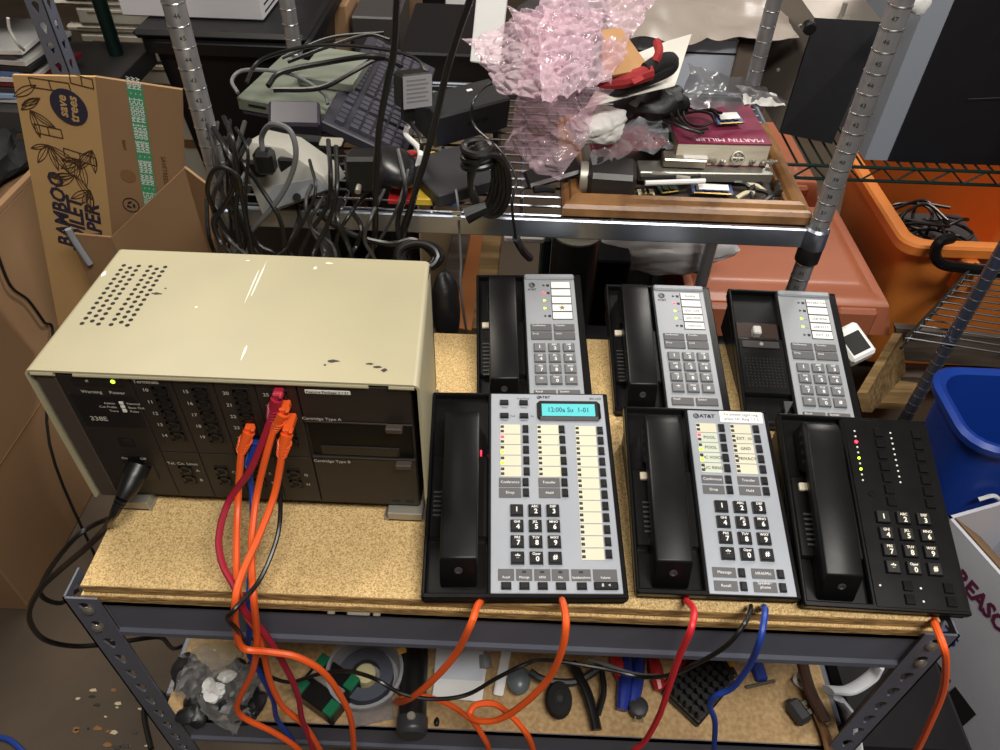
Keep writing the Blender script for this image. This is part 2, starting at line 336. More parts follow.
def jackmesh():
    mb = MB(); w_, h = .0066, .0056; B = lambda a, b, mi=0: mb.box((a[0], -.0012, a[1]), (b[0], 0, b[1]), mi)
    B((-w_, -h), (w_, -h+.002)); B((-w_, h-.0026), (w_, h)); B((-w_, -h), (-w_+.003, h)); B((w_-.003, -h), (w_, h))
    mb.box((-w_, -.0002, -h), (w_, 0, h), 1); mb.box((.0005, -.0013, -.0045), (.0062, -.0002, -.0025), 0); mb.box((.0005, -.0013, .0028), (.0062, -.0002, .0042), 0)
    return mb.mesh('jack', [black, dark])
JM = jackmesh()
for c in range(4):
    a, b = .0878+.0397*c, .1269+.0397*c; up = panel('terminal_module', a, .0985, b, .206); lo_ = panel('line_module', a, .0225, b, .0975)
    cx = .1135+.0389*c; st = panel('jack_strip', cx-.0085, .1145, cx+.0085, .1985, .1157, .001, mat('strip_black', (24, 22, 21), .45), up)
    panel('jack_strip', cx-.0145, .0465, cx+.001, .0785, .1157, .001, MATS['strip_black'], lo_)
    for r in range(5):
        z = .1905-.0164*r; place('jack', JM, up, Matrix.Translation((PX0+PK*cx, .1158+PDY, ZB+PZ0+PK*z))); mb.text(str(10+5*c+r), cx-.0135, z+.001, .0062, M=FR(.1149), bold=.012)
    for r in range(2):
        z = .0705-.016*r; place('jack', JM, lo_, Matrix.Translation((PX0+PK*(cx-.0068), .1158+PDY, ZB+PZ0+PK*z))); mb.text('ABCDEFGH'[2*c+r], cx+.0065, z, .0058, M=FR(.1149), bold=.012)
panel('feature_panel', .2475, .1565, .356, .206); pb = panel('blank_panel', .2475, .0225, .356, .0985)
for z0, z1, y in ((.0995, .102, .1155), (.1535, .156, .1155)): panel('bay_edge', .2475, z0, .356, z1, y, .004)
panel('cartridge_bay', .2495, .102, .354, .1535, .1178, .0015, mat('gloss_black', (8, 8, 9), .45, spec=.2))
panel('bay_flap', .258, .104, .34, .118, .1168, .002, black)
for x, z in ((.337, .1525), (.343, .0965)): panel('bay_latch', x-.008, z-.004, x+.009, z+.0035, .109, .009, brown2, bev=.0012)
lab = panel('paper_label', .2545, .1945, .2985, .2, .1159, .0007, mat('white_paper_label', (226, 224, 214), .6)); 
MB().text('Feature Package 2 / 21', .2765, .1972, .0045, M=FR(.1157), bold=.01).build('label_print', mat('black_ink', (30, 30, 32), .6), lab)
mb.build('panel_lettering', ink, cu, kind='stuff')
for x in (.326, .341): panel('clip_slot', x, .0275, x+.009, .0315, .1160, .001, dark)
for a, b in ((.0265, .0565), (.322, .361)): MB().box((a, .1035, ZB+ZT+.0002), (b, .125, ZB+.0262), bev=.001).box((a-.004, .1035, ZB+ZT+.0002), (b+.002, .135, ZB+ZT+.003)).build('foot', zinc, cu)
for a, b in ((.0265, .0565), (.322, .361)): MB().box((a, .28, ZB+ZT+.0002), (b, .30, ZB+.0262), bev=.001).build('foot', zinc, cu)
# ================================================================ telephones
tel_black = mat('telephone_black_plastic', (13, 13, 14), .3, bump=.015, bs=1500, spec=.25)
hand_black = mat('handset_black_plastic', (15, 14, 15), .36, bump=.02, bs=700, spec=.22)
silver = mat('silver_faceplate', (166, 171, 180), .38, metal=.25, var=.05, vs=20)
grey_plate = mat('grey_faceplate', (156, 160, 166), .42, metal=.2, var=.06, vs=14)
white_lab = mat('ivory_label', (208, 204, 182), .55); white_pap = mat('white_label', (232, 232, 230), .55)
dk_lab = mat('charcoal_label', (86, 85, 88), .5); key_grey = mat('grey_key', (106, 107, 110), .42); key_black = mat('black_key', (20, 20, 22), .35)
tel_ink = mat('white_legend', (232, 232, 232), .5); blk_ink = MATS['black_ink']
lcd = mat('lcd_cyan', (84, 186, 192), .35, emit=.22); ivory = mat('ivory_tab', (224, 214, 190), .5)
lit_red = mat('lit_red_led', (255, 40, 66), .4, emit=4.); lit_grn = mat('lit_green_led', (176, 240, 30), .4, emit=3.5)
def keymesh(w_, h, d, m_, taper=.0012):
    mb = MB(); a, b = w_/2, h/2; t = taper; e = .0006
    for i, (x, y, z) in enumerate(((a, b, 0), (a-t*.4, b-t*.4, d-.0006), (a-t, b-t, d))):
        mb.v += [Vector(p) for p in ((-x, -y, z), (x, -y, z), (x, y, z), (-x, y, z))]
    for L in (0, 4):
        for k in range(4): mb.f.append([L+k, L+(k+1) % 4, L+4+(k+1) % 4, L+4+k]); mb.m.append(0); mb.sm.append(False)
    mb.f += [[8, 9, 10, 11], [3, 2, 1, 0]]; mb.m += [0, 0]; mb.sm += [False, False]
    return mb.mesh('key', [m_])
KB, KG = keymesh(.0142, .0136, .0042, key_black), keymesh(.0158, .0134, .0036, key_grey)
FB = keymesh(.0072, .0098, .0034, key_black); SB = keymesh(.0105, .0068, .0034, key_black); WB = keymesh(.0105, .0078, .0034, key_black)
LETTERS = ['', 'ABC', 'DEF', 'GHI', 'JKL', 'MNO', 'PRS', 'TUV', 'WXY', '', 'Oper', '']; DIG = '123456789*0#'
def globe(mb, T, x, y, r, z=.0006):
    mb.cyl((x, y, z), (x, y, z+.0002), r, n=18, M=T, mi=0)
    for k in range(5):
        yy = y+r*(.62-.31*k); c = r*math.sqrt(max(0, 1-((yy-y)/r)**2))*.8; mb.box((x-c, yy-r*.06, z+.0002), (x+c*(.2+.15*k), yy+r*.06, z+.0004), 1, M=T)
def handset(par, T, cx, L, w_, y0, lift=.0, red=False):
    P = [(y0+.0, -.009), (y0+.018, .024), (y0+L-.016, .031), (y0+L-.004, .027), (y0+L, .018), (y0+L, -.009), (y0+L-.046, -.009), (y0+L-.056, .008), (y0+.055, .006), (y0+.047, -.009)]
    P = [(a, b+lift) for a, b in P]
    h = MB().prism(P, cx-w_/2, cx+w_/2, axis=0, M=T).build('handset', hand_black, par, bev=.0022, bang=25)
    # mouthpiece hole on the sloping end, ear slots on the flank
    a, b = Vector((0, P[0][0], P[0][1])), Vector((0, P[1][0], P[1][1])); d = (b-a).normalized(); nn = Vector((0, -d.z, d.y)); c = a+(b-a)*.6; c.x = cx
    F = T @ frame(c+nn*.0003, (1, 0, 0), d)
    MB().lathe([(.0042, 0), (.0042, .0006), (.003, .0009), (.0022, -.0006), (0, -.0008)], 14, M=F).build('mouthpiece_hole', mat('worn_black', (62, 60, 60), .45), h)
    mb = MB()
    for k in range(4):
        y = y0+L-.012-.0105*k; mb.lathe([(.0036, 0), (.003, .0004), (0, .0003)], 10, M=T @ TR(cx-w_/2-.0001, y, .012-.001*k+lift, 0) @ Matrix.Rotation(-math.pi/2, 4, 'Y') @ Matrix.Diagonal((1.2, .8, 1, 1)))
    mb.build('ear_slots', dark, h)
    return h
def cradle(par, T, W, D, hf, tilt, dv, wells, tagc=None, slit=None):
    """wedge body with a recessed cradle left of x=dv"""
    ca, sa = math.cos(tilt), math.sin(tilt); e = .004; mb = MB(); th = .0105
    B = lambda a, b, bev=.0012: mb.box(a, b, 0, bev, M=T)
    B((0, 0, -th-.006), (W, D, -th+.001), .003)                       # lower tray
    B((0, 0, -th), (e, D, 0)); B((0, D-e, -th), (W, D, 0)); B((0, 0, -th), (W, .006, 0)); B((dv-.003, 0, -th), (W, D, -.0006))
    wy0, wy1 = wells
    B((e-.0005, wy0, -th), (dv-.0025, wy1, -.0009), .002)
    base = mb.build('base', tel_black, par, ang=50)
    # stand: wedge that fills the space to the bench
    pts = []
    for y, up in ((.008, 0), (D*.985, 0)):
        pts.append((y*ca+(.0165)*sa, hf+y*sa-.0165*ca))
    y_a, y_b = pts[0][0]+.004, pts[1][0]
    zA = lambda y: pts[0][1]+(y-pts[0][0])*(pts[1][1]-pts[0][1])/(pts[1][0]-pts[0][0])
    S = MB(); R_ = wm(par); poly = [(y_a, .0004), (y_b, .0004), (y_b, zA(y_b)), (y_a, max(zA(y_a), .001))]
    S.prism(poly, .006, W-.006, axis=0, M=R_); S.build('stand', black, par)
    return base
def make_phone(name, label, pose, W, D, hf, dv):
    x, y, yaw, tilt, _ = pose; r = root(name, (x, y, ZB+ZT), label, 'telephone', 'multi-line desk telephones', rz=yaw)
    T = wm(r) @ Matrix.Translation((0, 0, hf)) @ Matrix.Rotation(tilt, 4, 'X'); return r, T
def tabs(par, T, x, y0, n=7, pitch=.0055, ty=None):
    if ty: MB().box((x-.005, ty-.0045, -.003), (x+.005, ty+.0045, .0022), bev=.0008, M=T).build('ivory_tab', ivory, par)
    mb = MB()
    for k in range(n): mb.box((x-.0045, y0-k*pitch-.0011, -.002), (x+.0045, y0-k*pitch+.0011, .0002), 0, M=T)
    mb.build('speaker_slits', mat('slit_grey', (52, 51, 52), .45), par)
def labels(par, T, rects, m_, name='label', z=.0012):
    out = []
    for a, b, c, d in rects: out.append(MB().box((a, b, 0), (c, d, z), M=T).build(name, m_, par))
    return out
def keypad(par, T, cols, rows, me, mb, big, lift, grey=False):
    i = 0
    for r in range(4):
        for c in range(3):
            x = cols[0]+(cols[1]-cols[0])*c/2; y = rows[0]+(rows[1]-rows[0])*r/3; place('key', me, par, T @ Matrix.Translation((x, y, .0004)))
            sub = LETTERS[i]
            mb.text(DIG[i], x+(.001 if sub else 0), y-(.0022 if sub else .0018 if DIG[i] == '*' else 0), big*(1.6 if DIG[i] == '*' else 1), M=T, z=lift, bold=.03)
            if sub: mb.text(sub, x, y+.0036, big*.52, M=T, z=lift, bold=.02)
            i += 1
# ---------------------------------------------------------------- display telephone (front left)
pose1 = (.3707, .0001, .0416, .1738, .03); W, D = .2088, .2515; hf = .018
r, T = make_phone('display_telephone', 'black telephone with lit blue display and silver faceplate on bench', pose1, W, D, hf, .069)
cradle(r, T, W, D, hf, .1738, .069, (.065, .165))
pl = MB().box((.0695, .005, -.002), (.2035, .2495, .0004), bev=.0006, M=T).build('faceplate', silver, r)
handset(r, T, .037, .196, .038, .014)
tabs(r, T, .012, .118, 6)
MB().box((.0575, .166, -.004), (.0592, .171, .0004), M=T).build('red_reflection', lit_red, r)  # glowing chip standing in for a red reflection on the handset
let, leb = MB(), MB()
for x, y in ((.085, .236), (.108, .236), (.085, .2175), (.108, .2175)): place('small_button', SB, r, T @ Matrix.Translation((x, y, .0003)))
for s_, x, y in (('Time', .085, .2295), ('Stop/Timer', .108, .2425), ('Timer', .108, .2295), ('Fwd', .095, .2175), ('Set', .118, .2175), ('Clock', .085, .2115), ('Alarm', .108, .2115)): leb.text(s_, x, y, .0034, M=T, z=.0007)
globe(leb, T, .1262, .2447, .0023); leb.text('AT&T', .1335, .2447, .0045, M=T, z=.0007, bold=.03, sx=1.15); leb.text('BIS-22D', .194, .2432, .0042, M=T, z=.0007)
bz = MB().box((.1235, .2113, 0), (.1985, .2385, .0045), bev=.0035, M=T).build('display_bezel', black, r)
sc = MB().box((.129, .2155, .004), (.1915, .2325, .0049), M=T).build('display_screen', lcd, bz)
MB().text('12:00a Su  1-01', .1602, .2238, .0092, M=T, z=.0051, bold=.01, sx=.86).build('display_text', mat('lcd_ink', (24, 62, 84), .5), sc)
sq = mat('lamp_surround', (30, 30, 32), .5); ledoff = mat('dark_led', (70, 66, 58), .4)
def line_row(x0, x1, yb, yt, bx, on=None, bm=FB, txt=None, m_=white_lab):
    MB().box((x0, yb+.0006, 0), (x1, yt-.0006, .0009), M=T).build('line_label', m_, r)
    for k, yy in enumerate((yb+(yt-yb)*.74, yb+(yt-yb)*.3)):
        lit = on and on[k]; MB().box((x0+.0004, yy-.0017, 0), (x0+.0042, yy+.0017, .0014), bev=.0004, M=T).build('line_lamp', lit or sq, r)
        if not lit: MB().box((x0+.0014, yy-.0008, 0), (x0+.0032, yy+.0008, .0017), M=T).build('lamp_lens', ledoff, r)
    place('line_button', bm, r, T @ Matrix.Translation((bx, (yb+yt)/2, .0003)))
    if txt: leb.text(txt, (x0+.0045+x1)/2, (yb+yt)/2, .0052, M=T, z=.0011, bold=.01)
for i in range(5):
    yt = .2062-.0139*i; on = {1: (lit_red, None), 2: (None, lit_grn), 3: (None, lit_grn)}.get(i)
    line_row(.0803, .1032, yt-.0139, yt, .1093, on); line_row(.123, .1478, yt-.0139, yt, .1513)
for i in range(12):
    yt = .2050-.01375*i; x = .1672-.0003*i; line_row(x, x+.0236, yt-.01375, yt, x+.0284)
dk = ((.0785, .1245, .1026, .1358, 'Conference'), (.0785, .1115, .1026, .1232, 'Drop'), (.122, .1245, .1455, .1358, 'Transfer'), (.122, .1115, .1455, .1232, 'Hold'))
for a, b, c, d, s_ in dk:
    labels(r, T, [(a, b, c, d)], dk_lab, 'function_label'); let.text(s_, (a+c)/2, (b+d)/2, .0043, M=T, z=.0014); place('function_button', FB, r, T @ Matrix.Translation((c+.0052, (b+d)/2, .0003)))
keypad(r, T, (.0973, .1362), (.0957, .0419), KB, let, .0075, .0048)
for a, c, s_ in ((.0772, .0935, 'Recall'), (.0955, .112, 'Message'), (.114, .1305, 'HFAI'), (.132, .1495, 'Mic'), (.152, .1718, 'Speakerphone'), (.1742, .1988, 'Volume')):
    labels(r, T, [(a, .0182, c, .0304)], dk_lab, 'function_label'); let.text(s_, (a+c)/2, .0215, .0036, M=T, z=.0014, sx=.9)
    if s_ not in ('Recall', 'Volume'): MB().box(((a+c)/2-.002, .0262, 0), ((a+c)/2+.002, .0284, .0016), M=T).build('function_lamp', sq, r)
    if s_ == 'Volume': MB().box((a, .0085, 0), (c, .0172, .003), bev=.001, M=T).build('volume_rocker', key_black, r); let.text('8   <', (a+c)/2, .0128, .005, M=T, z=.0034)
    else: place('function_button', WB, r, T @ Matrix.Translation(((a+c)/2, .0125, .0003)))
let.build('white_legends', tel_ink, r, kind='stuff'); leb.build('black_legends', [blk_ink, silver], r, kind='stuff')
# ---------------------------------------------------------------- ten-line telephone (front middle)
pose2 = (.5873, .0156, .0046, .2291, .03); W, D = .1674, .2208
r, T = make_phone('ten_line_telephone', 'black telephone with silver faceplate and a white paper sticker, front row middle', pose2, W, D, hf, .073)
cradle(r, T, W, D, hf, .2291, .073, (.05, .14)); pl = MB().box((.0738, .002, -.002), (.1625, .2180, .0004), bev=.0006, M=T).build('faceplate', silver, r)
handset(r, T, .0365, .19, .0375, .008); tabs(r, T, .0175, .0995, 7, ty=.1305)
let, leb = MB(), MB(); globe(leb, T, .083, .2103, .0034); leb.text('AT&T', .0958, .2103, .0062, M=T, z=.0007, bold=.035, sx=1.15)
st = MB().box((.1105, .203, .0003), (.160, .2178, .0010), M=T).build('paper_sticker', white_pap, r)
leb.text('To answer night ring,', .1355, .2135, .0047, M=T, z=.0012); leb.text("press 'UC Ring' * 7 5", .1355, .2075, .0047, M=T, z=.0012)
T1, T2 = ('', 'POOL', 'POOL', 'UC VOICE', 'UC RING'), ('', 'EXT. 10', 'GND', 'PRIVACY', '')
lg = mat('grey_green_label', (196, 202, 186), .55)
for i in range(5):
    yt = .2012-.0128*i; on = {1: (lit_red, None), 2: (None, lit_grn), 3: (None, lit_grn)}.get(i)
    line_row(.0815, .1044, yt-.0128, yt, .1103, on, txt=T1[i], m_=white_lab if i == 0 else lg); line_row(.1208, .144, yt-.0128, yt, .1499, txt=T2[i])
for a, b, c, d, s_ in ((.0803, .1247, .1038, .1345, 'Conference'), (.0803, .1122, .1038, .1222, 'Drop'), (.120, .1247, .1435, .1345, 'Transfer'), (.120, .1122, .1435, .1222, 'Hold'),
                      (.0795, .0195, .1035, .030, 'Message'), (.0795, .0055, .1035, .016, 'Recall'), (.1197, .0195, .1433, .030, 'HFAI/Mic'), (.1197, .0055, .1433, .016, 'Speaker-\nphone')):
    labels(r, T, [(a, b, c, d)], dk_lab, 'function_label'); let.text(s_, (a+c)/2, (b+d)/2+(.002 if '\n' in s_ else 0), .0043, M=T, z=.0014); place('function_button', FB, r, T @ Matrix.Translation((c+.0058, (b+d)/2, .0003)))
keypad(r, T, (.0975, .138), (.0972, .0446), KB, let, .0075, .0048)
let.build('white_legends', tel_ink, r, kind='stuff'); leb.build('black_legends', [blk_ink, silver], r, kind='stuff')
# ---------------------------------------------------------------- all-black telephone (front right)
pose3 = (.755, .0095, -.02, .30, .03); W, D = .167, .216
r, T = make_phone('black_telephone', 'all-black telephone without label strips at the bench corner', pose3, W, D, hf, .072)
cradle(r, T, W, D, hf, .30, .072, (.05, .14)); MB().box((.0722, .003, -.002), (.1635, .213, .0004), bev=.0006, M=T).build('faceplate', tel_black, r)
handset(r, T, .0355, .188, .0375, .008); tabs(r, T, .0165, .0965, 7, ty=.127)
let = MB(); dot = mat('pale_lamp', (226, 224, 214), .4)
for c, (xa, xb) in enumerate(((.0832, .0821), (.1232, .1226))):
    for k in range(10):
        t = k/9; x = xa+(xb-xa)*t; y = .1976-.059*t; m_ = dot; rr = .0011
        if c == 0 and k == 2: m_ = lit_red; rr = .0019
        if c == 0 and k in (5, 7): m_ = lit_grn; rr = .0016
        MB().lathe([(rr, 0), (rr, .0006), (rr*.6, .001), (0, .0012)], 10, M=T @ Matrix.Translation((x, y, .0004))).build('line_lamp', m_, r)
LB = keymesh(.0098, .0104, .0026, mat('gloss_key', (20, 20, 21), .18), .0008)
for xa, xb in ((.1092, .1083), (.1515, .1495)):
    for k in range(7): place('line_button', LB, r, T @ Matrix.Translation((xa+(xb-xa)*k/6, .197-.0136*k, .0003)))
for x, y in ((.107, .0256), (.1066, .0121), (.148, .0256), (.148, .0121)): place('function_button', LB, r, T @ Matrix.Translation((x, y, .0003)))
for x, y in ((.0794, .0248), (.1202, .0242), (.1202, .011)): MB().lathe([(.0011, 0), (.0011, .0006), (0, .001)], 10, M=T @ Matrix.Translation((x, y, .0004))).build('function_lamp', dot, r)
MB().lathe([(.0034, 0), (.0034, .0008), (.0024, .0008), (.0022, .0002), (0, .0002)], 16, M=T @ Matrix.Translation((.089, .124, .0004))).build('plug_cap', tel_black, r)
keypad(r, T, (.0952, .1377), (.0972, .0439), KB, let, .0075, .0048); let.build('white_legends', mat('cream_legend', (236, 230, 208), .5), r)
# ---------------------------------------------------------------- three five-line telephones (rear row)
def five(name, label, pose, hs, texts, lamps):
    global r, T
    W, D = .1475, .2125; r, T = make_phone(name, label, pose, W, D, .016, .067); tilt = pose[3]
    cradle(r, T, W, D, .016, tilt, .067, (.045, .132)); MB().box((.0672, .003, -.002), (.1375, .2045, .0006), bev=.0006, M=T).box((.0672, .2022, -.002), (.1375, .2115, .004), bev=.002, M=T).build('faceplate', grey_plate, r)
    let, leb = MB(), MB()
    if hs: globe(leb, T, .0775, .1928, .0045, .0008); leb.text('AT&T', .0775, .1848, .0048, M=T, z=.0009, bold=.03)
    for i in range(5):
        yt = .1985-.01325*i; y = yt-.0062; MB().box((.1035, yt-.012, 0), (.1315, yt, .0004+.0008), M=T).build('line_label', blk_ink, r); MB().box((.1043, yt-.0114, 0), (.1307, yt-.0006, .0017), M=T).build('label_card', white_pap, r)
        if texts[i]: leb.text(texts[i], .1175, y, .0052 if len(texts[i]) > 1 else .012, M=T, z=.0019)
        MB().add([(.0925, y+.002, .0008), (.0925, y-.002, .0008), (.0965, y, .0008)], [(0, 1, 2)], 0, False, T).build('line_lamp', lamps[i] or blk_ink, r)
        MB().box((.0978, y-.002, .0), (.1018, y+.002, .0010), bev=.0003, M=T).build('hold_lamp', sq if not (lamps[i] and i != 1) else grey_plate, r)
    for a, b, c, d, s_ in ((.073, .1135, .101, .1253, 'Conference'), (.104, .1135, .132, .1253, 'Transfer'), (.073, .100, .101, .1118, 'Drop'), (.104, .100, .132, .1118, 'Hold'), (.073, .010, .101, .0215, 'Recall'), (.104, .010, .132, .0215, 'Speaker')):
        MB().box((a, b, 0), (c, d, .0022), bev=.0006, M=T).build('function_button', dk_lab, r); let.text(s_, a+.002, d-.003, .0038, M=T, z=.0024, align='L')
    keypad(r, T, (.0832, .122), (.0865, .036), KG, let, .0068, .0042)
    if hs: handset(r, T, .0345, .186, .0365, .007); tabs(r, T, .0125, .094, 9, .006, ty=.1235)
    else:
        rb = mat('brown_gloss', (58, 46, 42), .2)
        MB().box((.006, .1345, -.0098), (.062, .1595, -.006), bev=.001, M=T).build('cradle_rest', rb, r); MB().box((.0255, .136, -.008), (.0365, .149, .004), bev=.0015, M=T).build('hook_switch', mat('grey_hook', (190, 188, 184), .4), r)
        MB().box((.009, .1155, -.002), (.058, .126, .0006), bev=.0005, M=T).build('number_strip', mat('clear_grey', (64, 62, 62), .2), r)
        MB().lathe([(.0026, 0), (.0026, .0012), (0, .0014)], 12, M=T @ Matrix.Translation((.034, .1207, .0006))).build('strip_screw', zinc, r)
        mb = MB()
        for i in range(11):
            for j in range(10): mb.lathe([(.0011, 0), (.0006, .0003), (0, .0002)], 6, M=T @ Matrix.Translation((.0115+.0046*i, .099-.0046*j, -.0008)))
        mb.build('speaker_holes', dark, r)
        MB().prism([(.0, .0), (.012, .0), (.0, -.02)], .0, .004, axis=2, M=T @ TR(.052, .036, -.004)).build('cradle_rib', mat('slit_grey', (52, 51, 52), .45), r)
    let.build('white_legends', tel_ink, r, kind='stuff'); leb.build('black_legends', [blk_ink, grey_plate], r, kind='stuff'); return r
five('five_line_telephone', 'black telephone with a star on one label card, rear row left', (.4118, .272, .06, .25, 0), True, ('', '', '', '', ''), (None, lit_red, lit_grn, lit_grn, None))
star = [( (.0046 if k % 2 == 0 else .0019)*math.sin(k*math.pi/5), (.0046 if k % 2 == 0 else .0019)*math.cos(k*math.pi/5)) for k in range(10)]
MB().prism(star, .0017, .0021, M=T @ Matrix.Translation((.1175, .1985-.01325*3-.006, 0))).build('star_mark', mat('gold_ink', (120, 110, 60), .5), r)
five('five_line_telephone', 'black telephone with handset and handwritten label cards, rear row middle', (.586, .273, .0139, .2, 0), True, ('Smithly', '', '655-1234', '655-3595', 'Intercom'), (None, lit_red, lit_grn, lit_grn, None))
five('five_line_telephone', 'black telephone with an empty cradle and no handset, rear row right', (.7475, .258, -.0154, .27, 0), False, ('INTERCOM', '', '258-4556', '258-3217', 'EXT. 23'), (None, None, lit_grn, lit_grn, None))
# ================================================================ cables on the bench
def rubber(n, c, rough=.45): return mat(n, c, rough, bump=.02, bs=400)
orange_j, red_j, blue_j, black_j, crim_j = rubber('orange_jacket', (232, 92, 34)), rubber('red_jacket', (214, 40, 52)), rubber('blue_jacket', (30, 62, 150)), rubber('black_jacket', (20, 19, 19), .35), rubber('crimson_jacket', (158, 28, 52))
grey_j, white_j = rubber('grey_jacket', (96, 96, 98)), rubber('white_jacket', (205, 203, 198))
def cable(name, label, pts, r, m_, group=None, n=8, sub=6, cat='cable'):
    return MB().tube(pts, r, n, sub=sub).build(name, m_, label=label, cat=cat, group=group)
def plugged(name, label, pts, r, m_, boot=None, group='network cables plugged into the control unit'):
    p = [Vector(q) for q in pts]; rt = root(name, p[-1], label, 'cable', group)
    MB().tube(p, r, 8).build('jacket', m_, rt)
    d = (p[1]-p[0]).normalized(); e = p[0]+d*.024
    MB().tube([p[0], p[0]+d*.012, e], r*1.5, 10, rf=lambda t: 1.15-.45*t).build('strain_relief', boot or m_, rt)
    mb = MB()
    for k in range(4): mb.tube([p[0]+d*(.010+.004*k)+Vector((math.cos(a)*r*1.6*(1.1-.1*k), math.sin(a)*r*1.2*(1.1-.1*k), math.sin(a)*r*1.2)) for a in [i*math.pi/4 for i in range(8)]], r*.3, 5, closed=True, sub=2)
    mb.build('boot_ribs', boot or m_, rt, kind='stuff')
    up = p[0]-d*.002
    MB().box((up.x-.0046, up.y-.002, up.z-.003), (up.x+.0046, .1125, up.z+.005), bev=.0012).build('plug', boot or m_, rt)
    MB().box((up.x+.002, up.y-.005, up.z+.002), (up.x+.0062, up.y+.003, up.z+.0058), bev=.0014).build('latch_cover', boot or m_, rt)
    return rt
def drop(uvs, v0=432, y0=.100, v1=600, y1=-.022, off=0):       # in front of the unit, over the bench edge, then hanging
    out = []
    for u, v in uvs:
        if v <= v0: y = y0
        elif v < 500: y = y0-(y0-.072)*(v-v0)/(500-v0)
        elif v < v1: y = .072+(y1-.072)*(v-500)/(v1-500)
        else: y = y1
        out.append(Y(u, v, y+off))
    return out
plugged('network_cable', 'crimson network cable in the topmost right jack of control unit', drop([(277, 399), (271, 418), (252, 467), (229, 501), (219, 536), (222.5, 564), (235, 588), (243, 609), (262, 630), (281, 659), (297, 692), (302, 719), (311, 743), (318, 775)], 405, .099, off=.004), .0035, crim_j)
plugged('network_cable', 'leftmost orange network cable plugged into the control unit', drop([(249, 432), (241.6, 449), (238, 501), (236.4, 553), (238, 588), (245, 612), (258, 632), (264, 655), (271, 684), (284, 708), (303, 724), (319, 748), (330, 775)], off=.006), .0036, orange_j)
plugged('network_cable', 'orange network cable directly below the crimson plug on unit', drop([(283, 413), (275, 426), (266, 456), (257, 494), (252, 536), (252, 574), (254, 602), (257, 640), (253, 670), (241, 695), (237, 709), (246, 719), (273, 732), (297, 748), (315, 770)], 420), .0036, orange_j)
plugged('network_cable', 'rightmost orange network cable from unit, arching right below bench', drop([(287, 434), (283, 449), (274.5, 494), (259, 536), (242, 574), (235, 602), (236, 628), (243, 648), (270, 652), (297, 657), (324, 673), (343, 700), (351, 721), (354, 750), (354, 780)], off=-.009), .0036, orange_j)
plugged('network_cable', 'blue network cable hidden among the orange ones on unit', drop([(256, 447), (249, 463), (252, 494), (252, 550), (248.5, 600), (249, 630), (249, 654), (260, 673), (273, 700), (277, 719), (292, 740), (305, 770)], off=.013), .003, blue_j)
cable('line_cable', 'thin black line cable looping from control unit to middle telephone', [Y(280, 470, .098), Y(280, 484, .09)]+drop([(280, 519), (274.5, 546), (259, 581)], off=-.004)+[Y(235, 609, -.04), Y(228, 619, -.04), Y(240, 634, -.03), Y(258, 668, .02), Y(287, 682, .02), Y(319, 674, .02), Y(346, 671, .01), Y(373, 678, -.02), Y(401, 693, -.03), Y(432, 699, -.03), Y(466, 695, -.02), Y(497, 678, -.01), Y(526, 664, .0), Y(546, 660, .018), Y(600, 668, .018), Y(642, 677, .012), Y(670, 675, -.01), Y(698, 663, -.03), Y(726, 646, -.04), Y(743, 626, -.03), Y(750, 612, -.005), Y(751, 606, .012)], .0024, black_j, sub=8)
H = -.034
cable('network_cable', 'orange cable hanging in an arc below left edge of display telephone', [Y(481, 601, .006), Y(477, 607, -.01), Y(471, 624, H), Y(455, 655, H), Y(432, 681, H), Y(409, 699, H+.006), Y(396, 702, .0), Y(405, 697, .03), Y(422, 696, .03), Y(448, 704, .02), Y(471, 720, .0), Y(484, 738, -.01), Y(489, 750, -.01), Y(494, 775, -.01)], .0037, orange_j)
cable('network_cable', 'orange cable looping once below right half of display telephone', [Y(562, 600, .006), Y(564, 607, -.012), Y(566, 624, H), Y(562, 650, H-.01), Y(549, 678, H-.012), Y(526, 702, H-.014), Y(500, 719, H-.014), Y(479, 721, H-.01), Y(469.7, 715, H), Y(476, 705, H+.01), Y(494, 704, H+.012), Y(510, 715, H+.01), Y(526, 733, H), Y(533, 750, H), Y(538, 775, H)], .0037, orange_j)
cable('network_cable', 'red cable hanging down from the front middle telephone', [Y(686, 600, .016), Y(693, 608, -.006), Y(694, 616, -.02), Y(690, 632, H), Y(679, 657, H), Y(667.6, 691, H), Y(659, 716, H), Y(645, 741, H), Y(634, 750, H), Y(615, 770, H)], .0034, red_j)
cable('network_cable', 'blue cable hanging down from the front middle telephone', [Y(764, 607, .012), Y(765, 613, -.01), Y(760, 640, H), Y(749, 666, H), Y(732, 688, H), Y(715, 696, H), Y(709.6, 706, H), Y(715, 722, H), Y(714, 750, H), Y(714, 780, H)], .0033, blue_j)
cable('network_cable', 'orange cable hanging from the all-black telephone past bench post', [Y(934, 620, .012), Y(936, 627, -.006), Y(943, 645, -.03), Y(946, 662, -.036), Y(943, 691, H), Y(930, 723, H), Y(917, 750, H), Y(900, 780, H)], .0037, orange_j)
